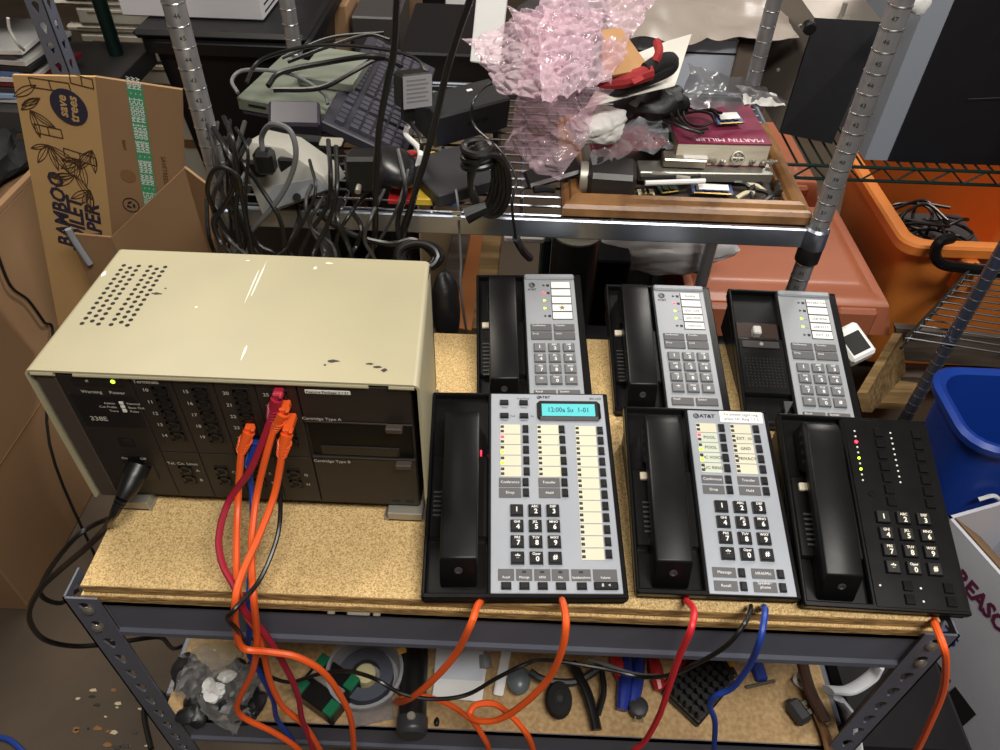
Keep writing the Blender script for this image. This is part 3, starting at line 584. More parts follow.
# power cord
pc = root('mains_lead', (-.12, .2, .02), 'black mains cord plugged into the control unit', 'cord')
a, b, c = Y(139, 466, .1115), Y(128, 489, .088), Y(122, 499, .078); dd = (Y(114, 514, .068)-c).normalized()
MB().tube([a, a+(b-a)*.35, b, c], .0125, 12, rf=lambda t: (1.0 if t < .4 else 1.25-.65*t)).build('plug', black, pc)
mb = MB()
for k in range(5): mb.cyl(c+dd*.0042*k, c+dd*(.0042*k+.0028), .0068-.0005*k, n=10)
mb.build('strain_relief', black, pc)
pts = [c, c+dd*.024, Y(104, 530, .085), Y(86, 548, .09), Y(60, 570, .1), Y(38, 592, .1), Y(29, 617, .1), Y(43, 638.5, .12), Y(72, 646, .14), Y(108, 644, .16), Y(158, 637, .2), Y(190, 640, .3), Vector((.16, .38, ZB-.3)), Vector((.05, .47, .3)), Vector((-.12, .5, .008)), Vector((-.1, .3, .008))]
MB().tube(pts, .0038, 8, sub=8).build('jacket', black_j, pc)
cable('thin_cable', 'thin black cord looped between the bench and big carton', [Y(110, 518, .2), Y(92, 526, .16), Y(72, 541, .14), Y(47, 574, .14), Y(41, 595, .14), Y(61, 603, .15), Y(78, 590, .2), Y(110, 575, .34), Vector((-.03, .46, .5)), Vector((-.06, .5, .006))], .0034, black_j)
# ================================================================ chrome wire rack behind the bench
chrome = mat('chrome', (160, 168, 182), .34, metal=.9); chrome_w = mat('chrome_wire', (150, 152, 158), .25, metal=1.)
RX0, RX1, RY0, RY1, RZ = .039, .880, .5415, 1.0, .1365          # post centres, shelf level above bench posts
rack = root('wire_rack', (.46, .77, 0), 'chrome wire shelving rack with round grooved posts behind the bench', 'shelving')
gro = mat('bright_groove', (226, 226, 228), .25, metal=1.); num_ink = mat('post_number', (26, 26, 28), .5)
for x in (RX0, RX1):
    for y in (RY0, RY1):
        p = MB().cyl((x, y, .03), (x, y, 1.9), .0135, n=20).build('post', mat('worn_chrome', (176, 176, 180), .36, metal=.7, var=.2, vs=30), rack)
        mb = MB(); nb = MB()
        for k in range(27, 52):
            z = ZB+RZ-.006+.0254*(k-34); mb.tube([(x+.0136*math.cos(a), y+.0136*math.sin(a), z) for a in [i*math.pi/8 for i in range(16)]], .0009, 4, closed=True, raw=True)
            if y == RY0:
                v = Vector((CAM.x-x, CAM.y-y, 0)).normalized(); nb.text(str(k+2), 0, 0, .0078, M=frame(Vector((x, y, z+.0125))+v*.0138, (-v.y, v.x, 0), (0, 0, 1)))
        mb.build('groove_rings', gro, p, kind='stuff')
        if y == RY0: nb.build('post_numbers', num_ink, p, kind='stuff')
        MB().lathe([(.0148, -.026), (.0172, -.024), (.0172, -.003), (.0155, .0)], 20, M=Matrix.Translation((x, y, ZB+RZ-.029))).build('split_sleeve', black, rack)
        MB().lathe([(.0165, -.03), (.0178, -.028), (.0172, .0), (.0145, .003)], 20, M=Matrix.Translation((x, y, ZB+RZ))).build('collar', chrome, rack)
        MB().lathe([(.012, 0), (.02, .004), (.02, .012), (.0135, .03)], 16, M=Matrix.Translation((x, y, .0))).build('foot', black, rack)
def chan(name, a, b): MB().box(a, b, bev=.002).build(name, chrome, rack)
for zz in (RZ, -.55):
    for y in (RY0, RY1): chan('shelf_rail', (RX0+.012, y-.004, ZB+zz-.031), (RX1-.012, y+.004, ZB+zz))
    for x in (RX0, RX1): chan('side_rail', (x-.004, RY0+.012, ZB+zz-.031), (x+.004, RY1-.012, ZB+zz))
wm_ = MB().cyl((RX0, 0, 0), (RX1, 0, 0), .0022, n=6, caps=False).mesh('shelf_wire', [chrome_w])
for zz in (RZ, -.55):
    for k in range(18): place('shelf_wire', wm_, rack, Matrix.Translation((0, RY0+.0245+.0255*k-.012, ZB+zz-.0035)))
    for x in (.2, .33, .46, .59, .72): MB().cyl((x, RY0, ZB+zz-.009), (x, RY1, ZB+zz-.009), .003, n=6).build('cross_wire', chrome_w, rack)
SZ = RZ                                                          # shelf level
# ---------------------------------------------------------------- helpers for things lying about
def frame3(P0, P1, P2):
    P0, P1, P2 = Vector(P0), Vector(P1), Vector(P2); F = frame(P0, P1-P0, P2-P0); q = F.inverted() @ P2; return F, (P1-P0).length, q.y
def sheet(mb, P0, P1, P3, P2, nu, nv, amp, fr, seed=0, mi=0, edge=0., sharp=1):
    """crumpled sheet through four corners (front left, front right, back right, back left)"""
    P0, P1, P2, P3 = map(Vector, (P0, P1, P2, P3)); N = (P1-P0).cross(P2-P0).normalized(); U = (P1-P0).normalized(); V = (P2-P0).normalized()
    def fn(u, v):
        p = (P0*(1-u)+P1*u)*(1-v)+(P2*(1-u)+P3*u)*v; q = p*fr+Vector((seed*7.1, seed*3.3, seed))
        a = noise.noise(q); b = noise.noise(q*2.3+Vector((5, 1, 2))); c = abs(noise.noise(q*1.3+Vector((9, 4, 7))))
        h = a*.6+b*.3-sharp*c*.9
        return p+N*amp*h+(U*noise.noise(q*1.1+Vector((3, 8, 1)))+V*noise.noise(q*1.1+Vector((1, 2, 9))))*(amp*.5+edge)
    return mb.grid(nu, nv, fn, mi)
def blob(mb, c, rx, ry, rz, fr=30, amp=.3, seed=0, n=18, mi=0, M=None):
    def fn(u, v):
        a = u*2*math.pi; b = (v-.5)*math.pi; d = Vector((math.cos(a)*math.cos(b), math.sin(a)*math.cos(b), math.sin(b))); k = 1+amp*.8*noise.noise(d*fr*.05+Vector((seed, seed*2, 0)))-amp*.55*abs(noise.noise(d*fr*.1+Vector((seed, 1, seed))))
        return Vector((c[0]+d.x*rx*k, c[1]+d.y*ry*k, c[2]+d.z*rz*k))
    return mb.grid(n, n//2, fn, mi, M)
def lie(name, label, cat, pts, th, m_, bev=.002, group=None, kids=None, **k):   # slab given by three corners of its top
    F, w_, d_ = frame3(*pts); mb = MB().box((0, 0, -th), (w_, d_, 0), bev=bev, M=F)
    if kids is None: return mb.build(name, m_, label=label, cat=cat, group=group, **k), F, w_, d_
    r = root(name, F.translation-Vector((0, 0, th)), label, cat, group); mb.build(kids, m_, r, **k); return r, F, w_, d_
# ---------------------------------------------------------------- keyboard, laptop, dock, adapter
kb_m = mat('keyboard_black', (46, 44, 54), .5); key_m = mat('keycap_black', (62, 60, 72), .45)
g_g = mat('grey_green_metal', (112, 118, 106), .45, metal=.2, var=.1, vs=12); bk = black
# grey slim laptop under everything
r, F, w_, d_ = lie('laptop', 'grey slim laptop lying closed under the keyboard on rack shelf', 'laptop', (Z(236, 97, .195), Z(325, 113, .19), Z(262, 52, .205)), .022, g_g, kids='lid')
MB().box((.004, .002, -.03), (w_-.004, d_, -.0225), bev=.002, M=F).build('body', kb_m, r); MB().box((.02, -.001, -.012), (.05, .0, -.008), M=F).build('port', dark, r)
lie('slim_drive', 'grey green flat drive case behind the keyboard on rack', 'drive', (Z(296, 76, .214), Z(352, 84, .21), Z(318, 46, .222)), .016, mat('pale_grey_green', (126, 132, 120), .45, metal=.2))
r, F, w_, d_ = lie('keyboard', 'black computer keyboard lying across the heap on rack shelf', 'keyboard', ((.153, .69, .999), (.276, .685, .943), (.169, 1.05, .999)), .016, kb_m, kids='case')
km = {}
def kcap(w2, d2):
    k = (round(w2, 4), round(d2, 4))
    if k not in km: km[k] = keymesh(w2-.0022, d2-.0022, .007, key_m, .0018)
    return km[k]
U_ = d_/23.4; rowd = (w_-.022)/6.6
# rows run across the short side; the numeric block is nearest the camera
for row in range(6):
    xr = .010+rowd*(row+.5)+(.006 if row == 5 else 0); xr = w_-xr+.0 if False else xr
    y = .010+U_*.5; c = 0
    while y < d_-.012:
        gap = (c in (4, 7)); wide = 2.1 if (row == 0 and c == 12) else (1.5 if c in (18, 19) and row < 4 else 1)
        if gap: y += U_*.45
        place('key', kcap(rowd, U_*wide), r, F @ Matrix.Translation((w_-xr, y+U_*(wide-1)/2, .0)))
        y += U_*wide; c += 1
# label printed power adapter
r, F, w_, d_ = lie('power_adapter', 'black power adapter with a silver rating label on keyboard', 'adapter', (Z(403, 111, .225), Z(433, 107, .22), Z(398, 76, .275)), .032, bk, bev=.004, kids='body')
MB().box((.001, .002, 0), (w_-.002, d_-.002, .0006), M=F).build('rating_label', mat('foil_label', (176, 176, 180), .35, metal=.3), r)
mb = MB()
for k in range(6): mb.box((.006, .01+.006*k, .0006), (w_-.008-.004*(k % 2), .0125+.006*k, .0008), M=F)
mb.build('label_print', mat('grey_ink', (120, 120, 124), .5), r, kind='stuff')
MB().box((.008, -.022, -.026), (.026, .002, -.008), bev=.003, M=F).build('connector', bk, r)
MB().tube([F @ Vector((.017, -.02, -.017)), Y(421, 140, .60), Y(419, 165, .585), Y(412, 200, .53), Y(400, 235, .51), Y(392, 270, .5)], .0032, 8).build('lead', black_j, r)
MB().tube([F @ Vector((.017, -.03, -.019)), F @ Vector((.017, -.045, -.024)), Y(420, 150, .595), Y(418, 166, .585)], .0042, 8).build('paper_flag', white_pap, r)
# black docking station
r, F, w_, d_ = lie('docking_station', 'black docking station box with front ports beside bubble wrap', 'electronics', (Z(436, 118, .205), Z(512, 98, .205), Z(430, 92, .215)), .055, mat('dock_black', (34, 35, 37), .45), bev=.003, kids='body')
for k in range(3): MB().box((w_*.42+.014*k, -.0006, -.028), (w_*.42+.010+.014*k, .001, -.022), M=F).build('port', dark, r)
MB().text('hub', w_*.62, d_*.68, .008, M=F, z=.0004).build('maker_mark', tel_ink, r) if False else MB().box((w_*.6, d_*.66, 0), (w_*.67, d_*.74, .0005), M=F).build('white_badge', white_pap, r)
# flat black items under the dock
lie('optical_drive', 'dark grey flat drive under the docking station on shelf', 'drive', (Z(438, 196, .165), Z(500, 178, .165), Z(440, 150, .17)), .02, mat('drive_grey', (52, 52, 55), .5, metal=.2))
# bright magazines on the shelf front
for k, (c, lb) in enumerate((((196, 40, 36), 'red spined magazine'), ((222, 186, 60), 'yellow spined magazine'), ((66, 110, 170), 'blue spined magazine'))):
    P = Y(388+22*k, 205, RY0+.02); MB().box((P.x, RY0+.02, ZB+SZ+.0005), (P.x+.036, RY0+.17, ZB+SZ+.008+.003*k), bev=.001).build('magazine', mat('cover_%d' % k, c, .4), label=lb+' lying on the chrome shelf under the mouse', cat='magazine')
# mouse
P = Z(392, 172, .175); mb = MB(); blob(mb, (0, 0, 0), .034, .055, .022, amp=0, n=24, M=TR(P.x, P.y+.02, ZB+.172, .5))
mb.v = [Vector((p.x, p.y, max(p.z, ZB+.152))) for p in mb.v]; mouse = mb.build('computer_mouse', mat('mouse_black', (30, 30, 33), .3), label='dark rounded computer mouse under the keyboard corner', cat='mouse')
MB().tube([Vector((P.x+.01, P.y+.068, ZB+.16)), Vector((P.x+.05, P.y+.09, ZB+.165)), Vector((P.x+.09, P.y+.06, ZB+.16))], .0018, 6).build('mouse_lead', black_j, mouse)
# black adapter brick standing at the shelf edge
r, F, w_, d_ = lie('wall_adapter', 'black square wall adapter standing at the shelf edge', 'adapter', (Y(342, 158, RY0-.02), Y(376, 158, RY0-.02), Y(345, 147, RY0+.025)), .05, bk, bev=.005, kids='body')
MB().cyl(F @ Vector((w_*.4, -.0005, -.038)), F @ Vector((w_*.4, -.012, -.042)), .004, n=10).build('strain_relief', zinc, r)
# dark wedge device and second slim case on the left
lie('wedge_speaker', 'dark wedge shaped speaker leaning on the laptop', 'speaker', (Z(268, 124, .205), Z(320, 125, .2), Z(276, 99, .225)), .03, mat('violet_black', (44, 40, 52), .4), bev=.004)
lie('card_reader', 'thin black card reader with silver end below keyboard', 'reader', (Z(282, 138, .19), Z(342, 143, .187), Z(284, 132, .192)), .012, bk)
lie('silver_clip', 'small silver metal bracket at end of the card reader', 'bracket', (Z(318, 144, .196), Z(341, 145, .196), Z(317, 136, .198)), .005, zinc)
# power strip
ps_m = mat('putty_plastic', (152, 150, 142), .45); ps_f = mat('grey_plastic', (140, 144, 150), .45)
A_, B_ = Y(262, 216, .50), Y(329, 192, .49); C_ = Y(238, 158, .56); z0 = ZB+SZ+.002
r = root('power_tower', (A_.x, .5, ZB+SZ), 'putty coloured angular power outlet block hanging over shelf edge', 'outlet block')
P = [Y(262, 217, .515), Y(331, 190, .515), Y(322, 176, .52), Y(283, 148, .55), Y(248, 140, .57), Y(240, 158, .56)]
dv = Vector((.01, .06, -.012))
mb = MB(); q = [Vector(p) for p in P]; n = len(q); mb.add(q+[p+dv for p in q], [list(range(n))]+[list(range(2*n-1, n-1, -1))]+[(i, n+i, n+(i+1) % n, (i+1) % n) for i in range(n)])
mb.build('body', [ps_m], r, fix=True, bev=.004, bang=20)
fr = [Y(264, 213, .513), Y(328, 189, .513), Y(318, 178, .518), Y(272, 186, .516)]; MB().add(fr, [(0, 1, 2, 3)]).build('end_panel', ps_f, r, thick=.001)
MB().lathe([(.0055, 0), (.0055, .001), (0, .0012)], 14, M=frame(Y(297, 197, .5118), (1, .1, .1), (0, .3, 1))).build('hanging_hole', dark, r)
for u, v in ((255, 168), (290, 165)): P = Y(u, v, .545); MB().box((P.x-.015, P.y-.006, P.z-.012), (P.x+.015, P.y+.004, P.z+.012), bev=.003, M=None).build('outlet', bk, r)
pr = root('angle_plug', Y(266, 160, .50), 'black moulded plug with cord plugged into putty power block', 'plug')
P = Y(265, 160, .515); MB().box((P.x-.013, P.y-.012, P.z-.018), (P.x+.013, P.y+.012, P.z+.015), bev=.005).build('plug_body', bk, pr)
MB().tube([P+Vector((0, -.002, .012)), Y(262, 136, .515), Y(272, 124, .5), Y(290, 131, .49), Y(296, 155, .48), Y(288, 183, .48), Y(272, 208, .48), Y(252, 230, .485), Y(236, 252, .49)], .0036, 8).build('plug_lead', grey_j, pr)
# ---------------------------------------------------------------- tangle of hanging black cables
rnd = random.Random(11)
tang = [
 [(205, 118), (215, 150), (222, 190), (216, 230), (222, 262)], [(222, 117), (232, 140), (240, 180), (238, 220), (246, 262)], [(232, 120), (228, 150), (226, 190), (232, 225), (230, 262)],
 [(238, 128), (246, 150), (244, 190), (250, 226), (262, 262)], [(226, 138), (240, 160), (262, 190), (282, 222), (288, 262)], [(216, 180), (228, 205), (240, 228), (262, 246), (280, 262)],
 [(300, 218), (292, 235), (286, 250), (278, 264)], [(308, 160), (316, 190), (306, 220), (290, 245), (282, 264)], [(328, 140), (330, 175), (326, 205), (310, 236), (300, 264)], [(334, 146), (336, 190), (330, 222), (318, 248), (312, 264)],
 [(342, 200), (336, 220), (345, 240), (352, 264)], [(352, 212), (362, 228), (356, 246), (350, 266)], [(330, 190), (318, 206), (312, 226), (330, 244), (336, 264)], [(205, 200), (208, 230), (214, 250), (224, 262)],
 [(398, 150), (404, 190), (396, 220), (402, 245), (410, 266)], [(410, 170), (402, 200), (388, 226), (372, 250), (366, 266)], [(296, 196), (300, 226), (292, 250), (296, 266)], [(384, 190), (372, 215), (366, 240), (376, 266)],
 [(246, 240), (230, 236), (216, 215), (208, 190), (218, 168), (236, 176), (244, 200)],
 [(212, 128), (228, 150), (236, 178), (224, 206), (212, 222), (220, 244), (234, 262)], [(244, 122), (236, 150), (220, 176), (214, 206), (228, 240), (252, 263)], [(250, 140), (238, 165), (232, 200), (244, 232), (240, 263)],
 [(218, 122), (212, 160), (224, 200), (242, 232), (266, 263)], [(320, 170), (306, 200), (312, 230), (324, 250), (322, 265)], [(366, 196), (350, 214), (338, 240), (340, 265)]]
order = {id(t): k for k, t in enumerate(sorted(tang, key=lambda q: q[-1][0]))}; ORD = 'first second third fourth fifth sixth seventh eighth ninth tenth eleventh twelfth thirteenth fourteenth fifteenth sixteenth seventeenth eighteenth nineteenth twentieth twenty-first twenty-second twenty-third twenty-fourth twenty-fifth'.split()
for i, t in enumerate(tang):
    y = RY0-.03-.04*rnd.random(); pts = []
    for k, (u, v) in enumerate(t): pts.append(Y(u+rnd.uniform(-2, 2), v, y-.012*k*(.5+rnd.random()*.4)+(.05 if k == 0 else 0)))
    p = pts[-1]; pts += [p+Vector((rnd.uniform(-.02, .02), rnd.uniform(0, .03), -.12)), p+Vector((rnd.uniform(-.05, .05), .05, -.26-.1*rnd.random()))]
    cable('hanging_cable', 'black cable of the rack tangle, %s from left behind the control unit' % ORD[order[id(t)]], pts, rnd.choice((.0022, .0027, .0031, .0035)), rnd.choice((black_j, black_j, rubber('dark_grey_jacket', (52, 50, 50)))), 'tangled cables at the rack edge', cat='cable')
# cords lying on top of the laptop heap
heap = [[(238, 93, .25), (232, 80, .26), (246, 70, .27), (290, 74, .27), (322, 92, .26), (328, 104, .25)], [(246, 83, .265), (258, 62, .28), (290, 50, .3), (330, 45, .31), (388, 50, .31), (420, 62, .3), (428, 86, .28)], [(268, 86, .265), (282, 72, .275), (330, 62, .29), (372, 56, .31), (392, 60, .3)],
        [(274, 90, .262), (320, 88, .27), (352, 72, .29), (380, 58, .305), (402, 66, .3)], [(282, 58, .275), (330, 38, .3), (384, 33, .315)], [(288, 62, .272), (330, 46, .295), (368, 35, .31), (390, 40, .31)]]
for i, t in enumerate(heap): cable('flat_cable', ('grey cable arching over the laptop lid', 'thin black cable arching over laptop to the docking station', 'thick flat black cable across the slim drive', 'thick flat black cable crossing onto the keyboard', 'rearmost thin black cable above the laptop', 'thin black cable ending at keyboard far corner')[i], [Z(q[0], q[1], q[2]-.04) for q in t], .0042 if i in (2, 3) else .003, black_j if i else grey_j, 'cables draped over the laptop', cat='cable')
def longcord(lbl, t, r): cable('hanging_power_cable', lbl, [Y(t[0][0], t[0][1], RY0-.055)+(Y(t[0][0], t[0][1], RY0-.055)-Y(*t[1], RY0-.055)).normalized()*k for k in (.5, .3, .15, .06)]+[Y(u, v, RY0-.055) for u, v in t]+[Y(t[-1][0], t[-1][1], RY0-.055)+Vector((0, .02, -.3))], r, black_j, cat='cable')
longcord('thick black cord hanging straight down left of the adapter', [(402, -40), (397, 0), (394, 50), (386, 90), (379, 130), (376, 180), (375, 235), (373, 266)], .0042)
longcord('thick black cord hanging down slanting in front of dock', [(482, -40), (470, 0), (458, 34), (446, 74), (436, 118), (425, 160), (412, 205), (402, 266)], .0042)
cable('looping_cable', 'black cord bundle running along the shelf edge to right', [Y(318, 213, .5), Y(336, 226, .49), Y(362, 238, .48), Y(392, 244, .47), Y(412, 240, .47), Y(424, 246, .46), Y(436, 258, .45)], .0042, black_j, cat='cable')
cp = root('coiled_cable', Y(430, 262, .42), 'black cord coil end resting behind the control unit corner', 'cable')
for k, (a, b) in enumerate(((.026, .012), (.022, .010), (.030, .013))):
    c = Y(418, 256, .44); MB().tube([c+Vector((a*math.cos(t), .006*k+.012*math.sin(t), b*math.sin(t)-.004*k)) for t in [i*math.pi/5 for i in range(10)]], .0048, 8, closed=True, sub=4).build('cord_loop', black_j, cp)
# cord bundle with plug on the right of the shelf
cb = root('bundled_cable', Y(485, 215, .5), 'coiled black mains cord with a bare plug hanging at shelf front', 'cable')
for k in range(5):
    c = Y(482+2*k, 175+4*k, .53); MB().tube([c+Vector((.016*math.cos(t)*(1+.15*k), .004*math.sin(t*2)-.004*k, .045*math.sin(t)+.004*k)) for t in [i*math.pi/6 for i in range(12)]], .0046, 8, closed=True, sub=3).build('cord_loop', black_j, cb)
for k in range(3):
    c = Y(478, 148+8*k, .525); MB().tube([c+Vector((.019*math.cos(t), .014*math.sin(t), .003*math.sin(t+k))) for t in [i*math.pi/4 for i in range(8)]], .0052, 8, closed=True, sub=3).build('cord_wrap', black_j, cb)
P, Q = Y(487, 207, .49), Y(466, 216, .485); MB().tube([P, (P+Q)/2, Q], .0105, 10, rf=lambda t: .75+.35*t).build('plug', bk, cb)
for s_ in (-.004, .004): MB().box((Q.x-.018, Q.y-.0008, Q.z+s_-.0025), (Q.x-.006, Q.y+.0008, Q.z+s_+.0025)).build('prong', zinc, cb)
cable('thin_grey_cable', 'thin grey cord with inline connector hanging past the chrome rail', [Y(456, 190, .52), Y(458, 205, .5), Y(459, 225, .5), Y(461, 262, .49), Y(462, 300, .48), Vector((.40, .5, .6))], .0018, grey_j, cat='cable')
cable('thin_black_cable', 'thin black cord curling across the docking station down to rail', [Z(510, 85, .27), Z(490, 84, .27), Z(474, 100, .27), Z(474, 125, .24), Y(500, 150, .56), Y(516, 178, .53), Y(512, 205, .5), Y(516, 238, .5)], .002, black_j, cat='cable')
# ================================================================ right half of the rack shelf
oak = mat('oak_moulding', (152, 110, 66), .35, rgb2=(104, 70, 38), vs=18, stretch=(1, 1, 1), bump=.05, bs=120, detail=8)
fx0, fx1, fy0, fy1, fz = .517, .873, .548, .835, ZB+SZ+.001
tr = root('picture_frame', ((fx0+fx1)/2, fy0, fz), 'oak picture frame lying flat as a tray full of parts', 'picture frame')
prof = [(0, 0), (0, .012), (.004, .017), (.010, .0185), (.013, .024), (.020, .026), (.027, .022), (.030, .017), (.034, .016), (.036, .011), (.036, .0)]
cs = [(fx0, fy0), (fx1, fy0), (fx1, fy1), (fx0, fy1)]; inn = [(1, 1), (-1, 1), (-1, -1), (1, -1)]
for k in range(4):
    mb = MB(); a, b = cs[k], cs[(k+1) % 4]; ia, ib = inn[k], inn[(k+1) % 4]; n = len(prof)
    vs = [(a[0]+ia[0]*o, a[1]+ia[1]*o, fz+h) for o, h in prof]+[(b[0]+ib[0]*o, b[1]+ib[1]*o, fz+h) for o, h in prof]
    mb.add(vs, [(i, n+i, n+i+1, i+1) for i in range(n-1)]+[list(range(n)), list(range(2*n-1, n-1, -1)), (0, n-1, 2*n-1, n)]); mb.build('moulding', oak, tr, fix=True)
MB().box((fx0+.03, fy0+.03, fz), (fx1-.03, fy1-.03, fz+.004)).build('backing_board', mat('backing_board', (70, 62, 56), .8), tr)
FZ = fz+.0045
# box camera
P = Z(612, 170, .19); r = root('box_camera', (P.x, P.y, FZ), 'black box security camera with bare lens mount in the frame', 'camera'); cam_m = mat('camera_black', (44, 42, 42), .4)
T = TR(P.x, P.y+.012, FZ+.006, -.06, .12); MB().box((-.032, -.026, 0), (.036, .026, .046), bev=.006, M=T).build('body', cam_m, r)
MB().lathe([(.0215, 0), (.0225, .004), (.0225, .011), (.018, .012), (.0165, .004), (0, .003)], 24, M=T @ TR(-.032, 0, .023) @ Matrix.Rotation(-math.pi/2, 4, 'Y')).build('lens_mount', zinc, r)
MB().box((-.02, -.0265, .006), (-.004, -.026, .012), M=T).build('rating_plate', mat('camera_grey', (80, 80, 82), .5), r)
# memory sticks, boards and oddments lying in the frame
pcb = mat('green_circuit_board', (34, 84, 58), .45, var=.3, vs=120); blu = mat('blue_circuit_board', (30, 56, 118), .4, var=.2, vs=140)
def stick(label, u, v, z, L, w_, rz, m_, chips=4, lab=True, name='memory_stick'):
    P = Z(u, v, z-ZB); T = TR(P.x, P.y, z, rz, .12); r = root(name, (P.x, P.y, z-.002), label, 'circuit board', 'loose boards in the frame')
    MB().box((-L/2, -w_/2, -.0012), (L/2, w_/2, 0), M=T).build('board', m_, r)
    for k in range(chips): MB().box((-L/2+.006+k*(L-.01)/chips, -w_*.3, 0), (-L/2+.004+(k+.8)*(L-.01)/chips, w_*.38, .0022), M=T).build('chip', black, r)
    MB().box((-L/2+.003, -w_/2, -.0013), (L/2-.003, -w_/2+.003, .0003), M=T).build('contacts', mat('gold_contact', (196, 160, 80), .3, metal=1.), r)
    if lab: MB().box((-L*.34, -w_*.22, .0023), (L*.4, w_*.34, .0029), M=T).build('sticker', white_pap, r)
stick('blue memory stick with a white sticker lying along frame front', 712, 189, FZ+.012, .06, .024, -.02, blu); stick('blue memory stick behind the metal drive on purple book', 728, 118, ZB+.215, .042, .03, .2, blu, 3)
stick('small green circuit board beside the box camera', 668, 188, FZ+.008, .03, .022, .3, pcb, 2, False, 'circuit_board'); stick('cream connector board lying in front of box camera', 646, 192, FZ+.008, .024, .014, .1, mat('cream_board', (200, 190, 160), .5), 2, False, 'circuit_board')
stick('green circuit board on the red foil bag beside book', 667, 138, ZB+.19, .05, .03, .15, pcb, 3, False, 'circuit_board')
lie('metal_drive', 'silver flat metal drive bay lying behind the memory sticks', 'drive', (Z(640, 172, .168), Z(774, 174, .168), Z(642, 160, .17)), .016, mat('brushed_aluminium', (150, 148, 140), .4, metal=.6), bev=.0015)
lie('tuner_module', 'silver tuner module with a white sticker on the metal drive', 'circuit board', (Z(664, 159, .185), Z(708, 161, .185), Z(668, 150, .186)), .014, mat('tin_plate', (168, 162, 148), .35, metal=.7))
lie('tuner_sticker', 'white printed sticker lying on the silver tuner module', 'sticker', (Z(684, 158, .1858), Z(708, 159, .1858), Z(686, 152, .1858)), .0006, white_pap, bev=0)
P = Z(738, 158, .185); rr = root('valve_knob', (P.x, P.y, P.z-.01), 'round silver spoked knob standing on the metal drive', 'knob')
T = frame(P, (1, 0, 0), (0, .5, 1)); MB().tube([(.009*math.cos(a), .009*math.sin(a), 0) for a in [i*math.pi/8 for i in range(16)]], .0016, 6, closed=True, sub=2, M=T).build('rim', zinc, rr)
for a in range(3): MB().cyl((-.008*math.cos(a*1.05), -.008*math.sin(a*1.05), 0), (.008*math.cos(a*1.05), .008*math.sin(a*1.05), 0), .0011, n=6, M=T).build('spoke', zinc, rr)
for k, (u, v) in enumerate(((716, 160), (724, 161), (752, 161), (762, 162), (769, 161))):
    P = Z(u, v, .178); MB().lathe([(.003, 0), (.0045, .002), (.0045, .006), (.0025, .007), (.0025, .013), (0, .014)], 10, M=TR(P.x, P.y, P.z-.002, 0, .9, .5*(k-2))).build('coax_fitting', zinc, label='small silver coaxial fitting lying on the metal drive', cat='fitting', group='silver fittings on the drive')
rnd = random.Random(5)
for k in range(9):
    u, v = 738+rnd.uniform(0, 44), 186+rnd.uniform(0, 12); P = Z(u, v, .157); a = rnd.uniform(0, 3); d = Vector((math.cos(a), math.sin(a), .1))*.014
    MB().tube([P-d, P+Vector((0, 0, .004)), P+d], .0035, 6).build('small_connector', rnd.choice((black, black, zinc, mat('cream_board', (200, 190, 160), .5))), label='small connector in the pile at frame right corner', cat='connector', group='connectors in the frame corner')
for k, (u0, v0, u1, v1, c, lb) in enumerate(((640, 178, 700, 176, black, 'black marker pen lying beside the camera'), (645, 183, 705, 181, white_pap, 'white pen lying beside the camera'), (652, 173, 690, 179, zinc, 'silver tipped probe lying beside the camera'))):
    MB().tube([Z(u0, v0, .172), Z((u0+u1)/2, (v0+v1)/2, .172), Z(u1, v1, .172)], .0038, 8).build('pen', c, label=lb, cat='pen')
# paperback book, spine towards the camera, title upside down
bk_m = mat('maroon_cover', (122, 36, 66), .35); pg = mat('book_pages', (222, 214, 196), .7, rgb2=(190, 180, 160), vs=300, stretch=(.05, 1, 6))
F, w_, d_ = frame3(Z(678, 143, .205), Z(772, 145, .205), Z(676, 102, .205)); r = root('paperback_book', F.translation-Vector((0, 0, .036)), 'maroon paperback book lying face up behind the drive', 'book')
MB().box((.001, .001, -.034), (w_-.001, d_, -.001), M=F).build('pages', pg, r); c = MB().box((0, 0, -.001), (w_, d_, .0008), M=F).build('front_cover', bk_m, r); MB().box((0, 0, -.036), (w_, d_, -.034), M=F).build('back_cover', bk_m, r)
MB().text('MARTIN MILLER', -w_*.56, -.011, .0145, M=F @ Matrix.Rotation(math.pi, 4, 'Z'), z=.0012, bold=.01).build('cover_title', mat('pink_title', (230, 190, 204), .5), c)
# red foil bag, white bag, clear bags
foil = film('clear_bag_film', (210, 210, 216), .12, .1, .4); redf = mat('red_packet', (140, 40, 50), .3, var=.3, vs=40)
mb = MB(); sheet(mb, Z(598, 160, .19), Z(672, 142, .2), Z(640, 122, .2), Z(584, 138, .19), 24, 14, .012, 40, 3); mb.build('red_packet', redf, label='dull red foil packet behind the box camera', cat='packet')
mb = MB(); sheet(mb, Z(594, 162, .2), Z(676, 142, .21), Z(650, 116, .21), Z(590, 128, .21), 30, 16, .016, 45, 5); mb.build('clear_parts_bag', foil, label='clear plastic parts bag over the red packet', cat='bag')
mb = MB(); P = Z(598, 125, .235); blob(mb, (0, 0, 0), .045, .03, .024, fr=34, amp=.3, seed=4, n=56, M=TR(P.x, P.y, P.z, .5, .3)); mb.build('white_plastic_bag', mat('white_bag', (214, 212, 208), .45, bump=.3, bs=60), label='crumpled white plastic bag beside bubble wrap', cat='bag')
lie('white_tray_card', 'pale blue white card lying under the cables on shelf', 'card', (Z(628, 136, .19), Z(674, 134, .19), Z(632, 108, .2)), .004, mat('pale_card', (198, 204, 214), .6))
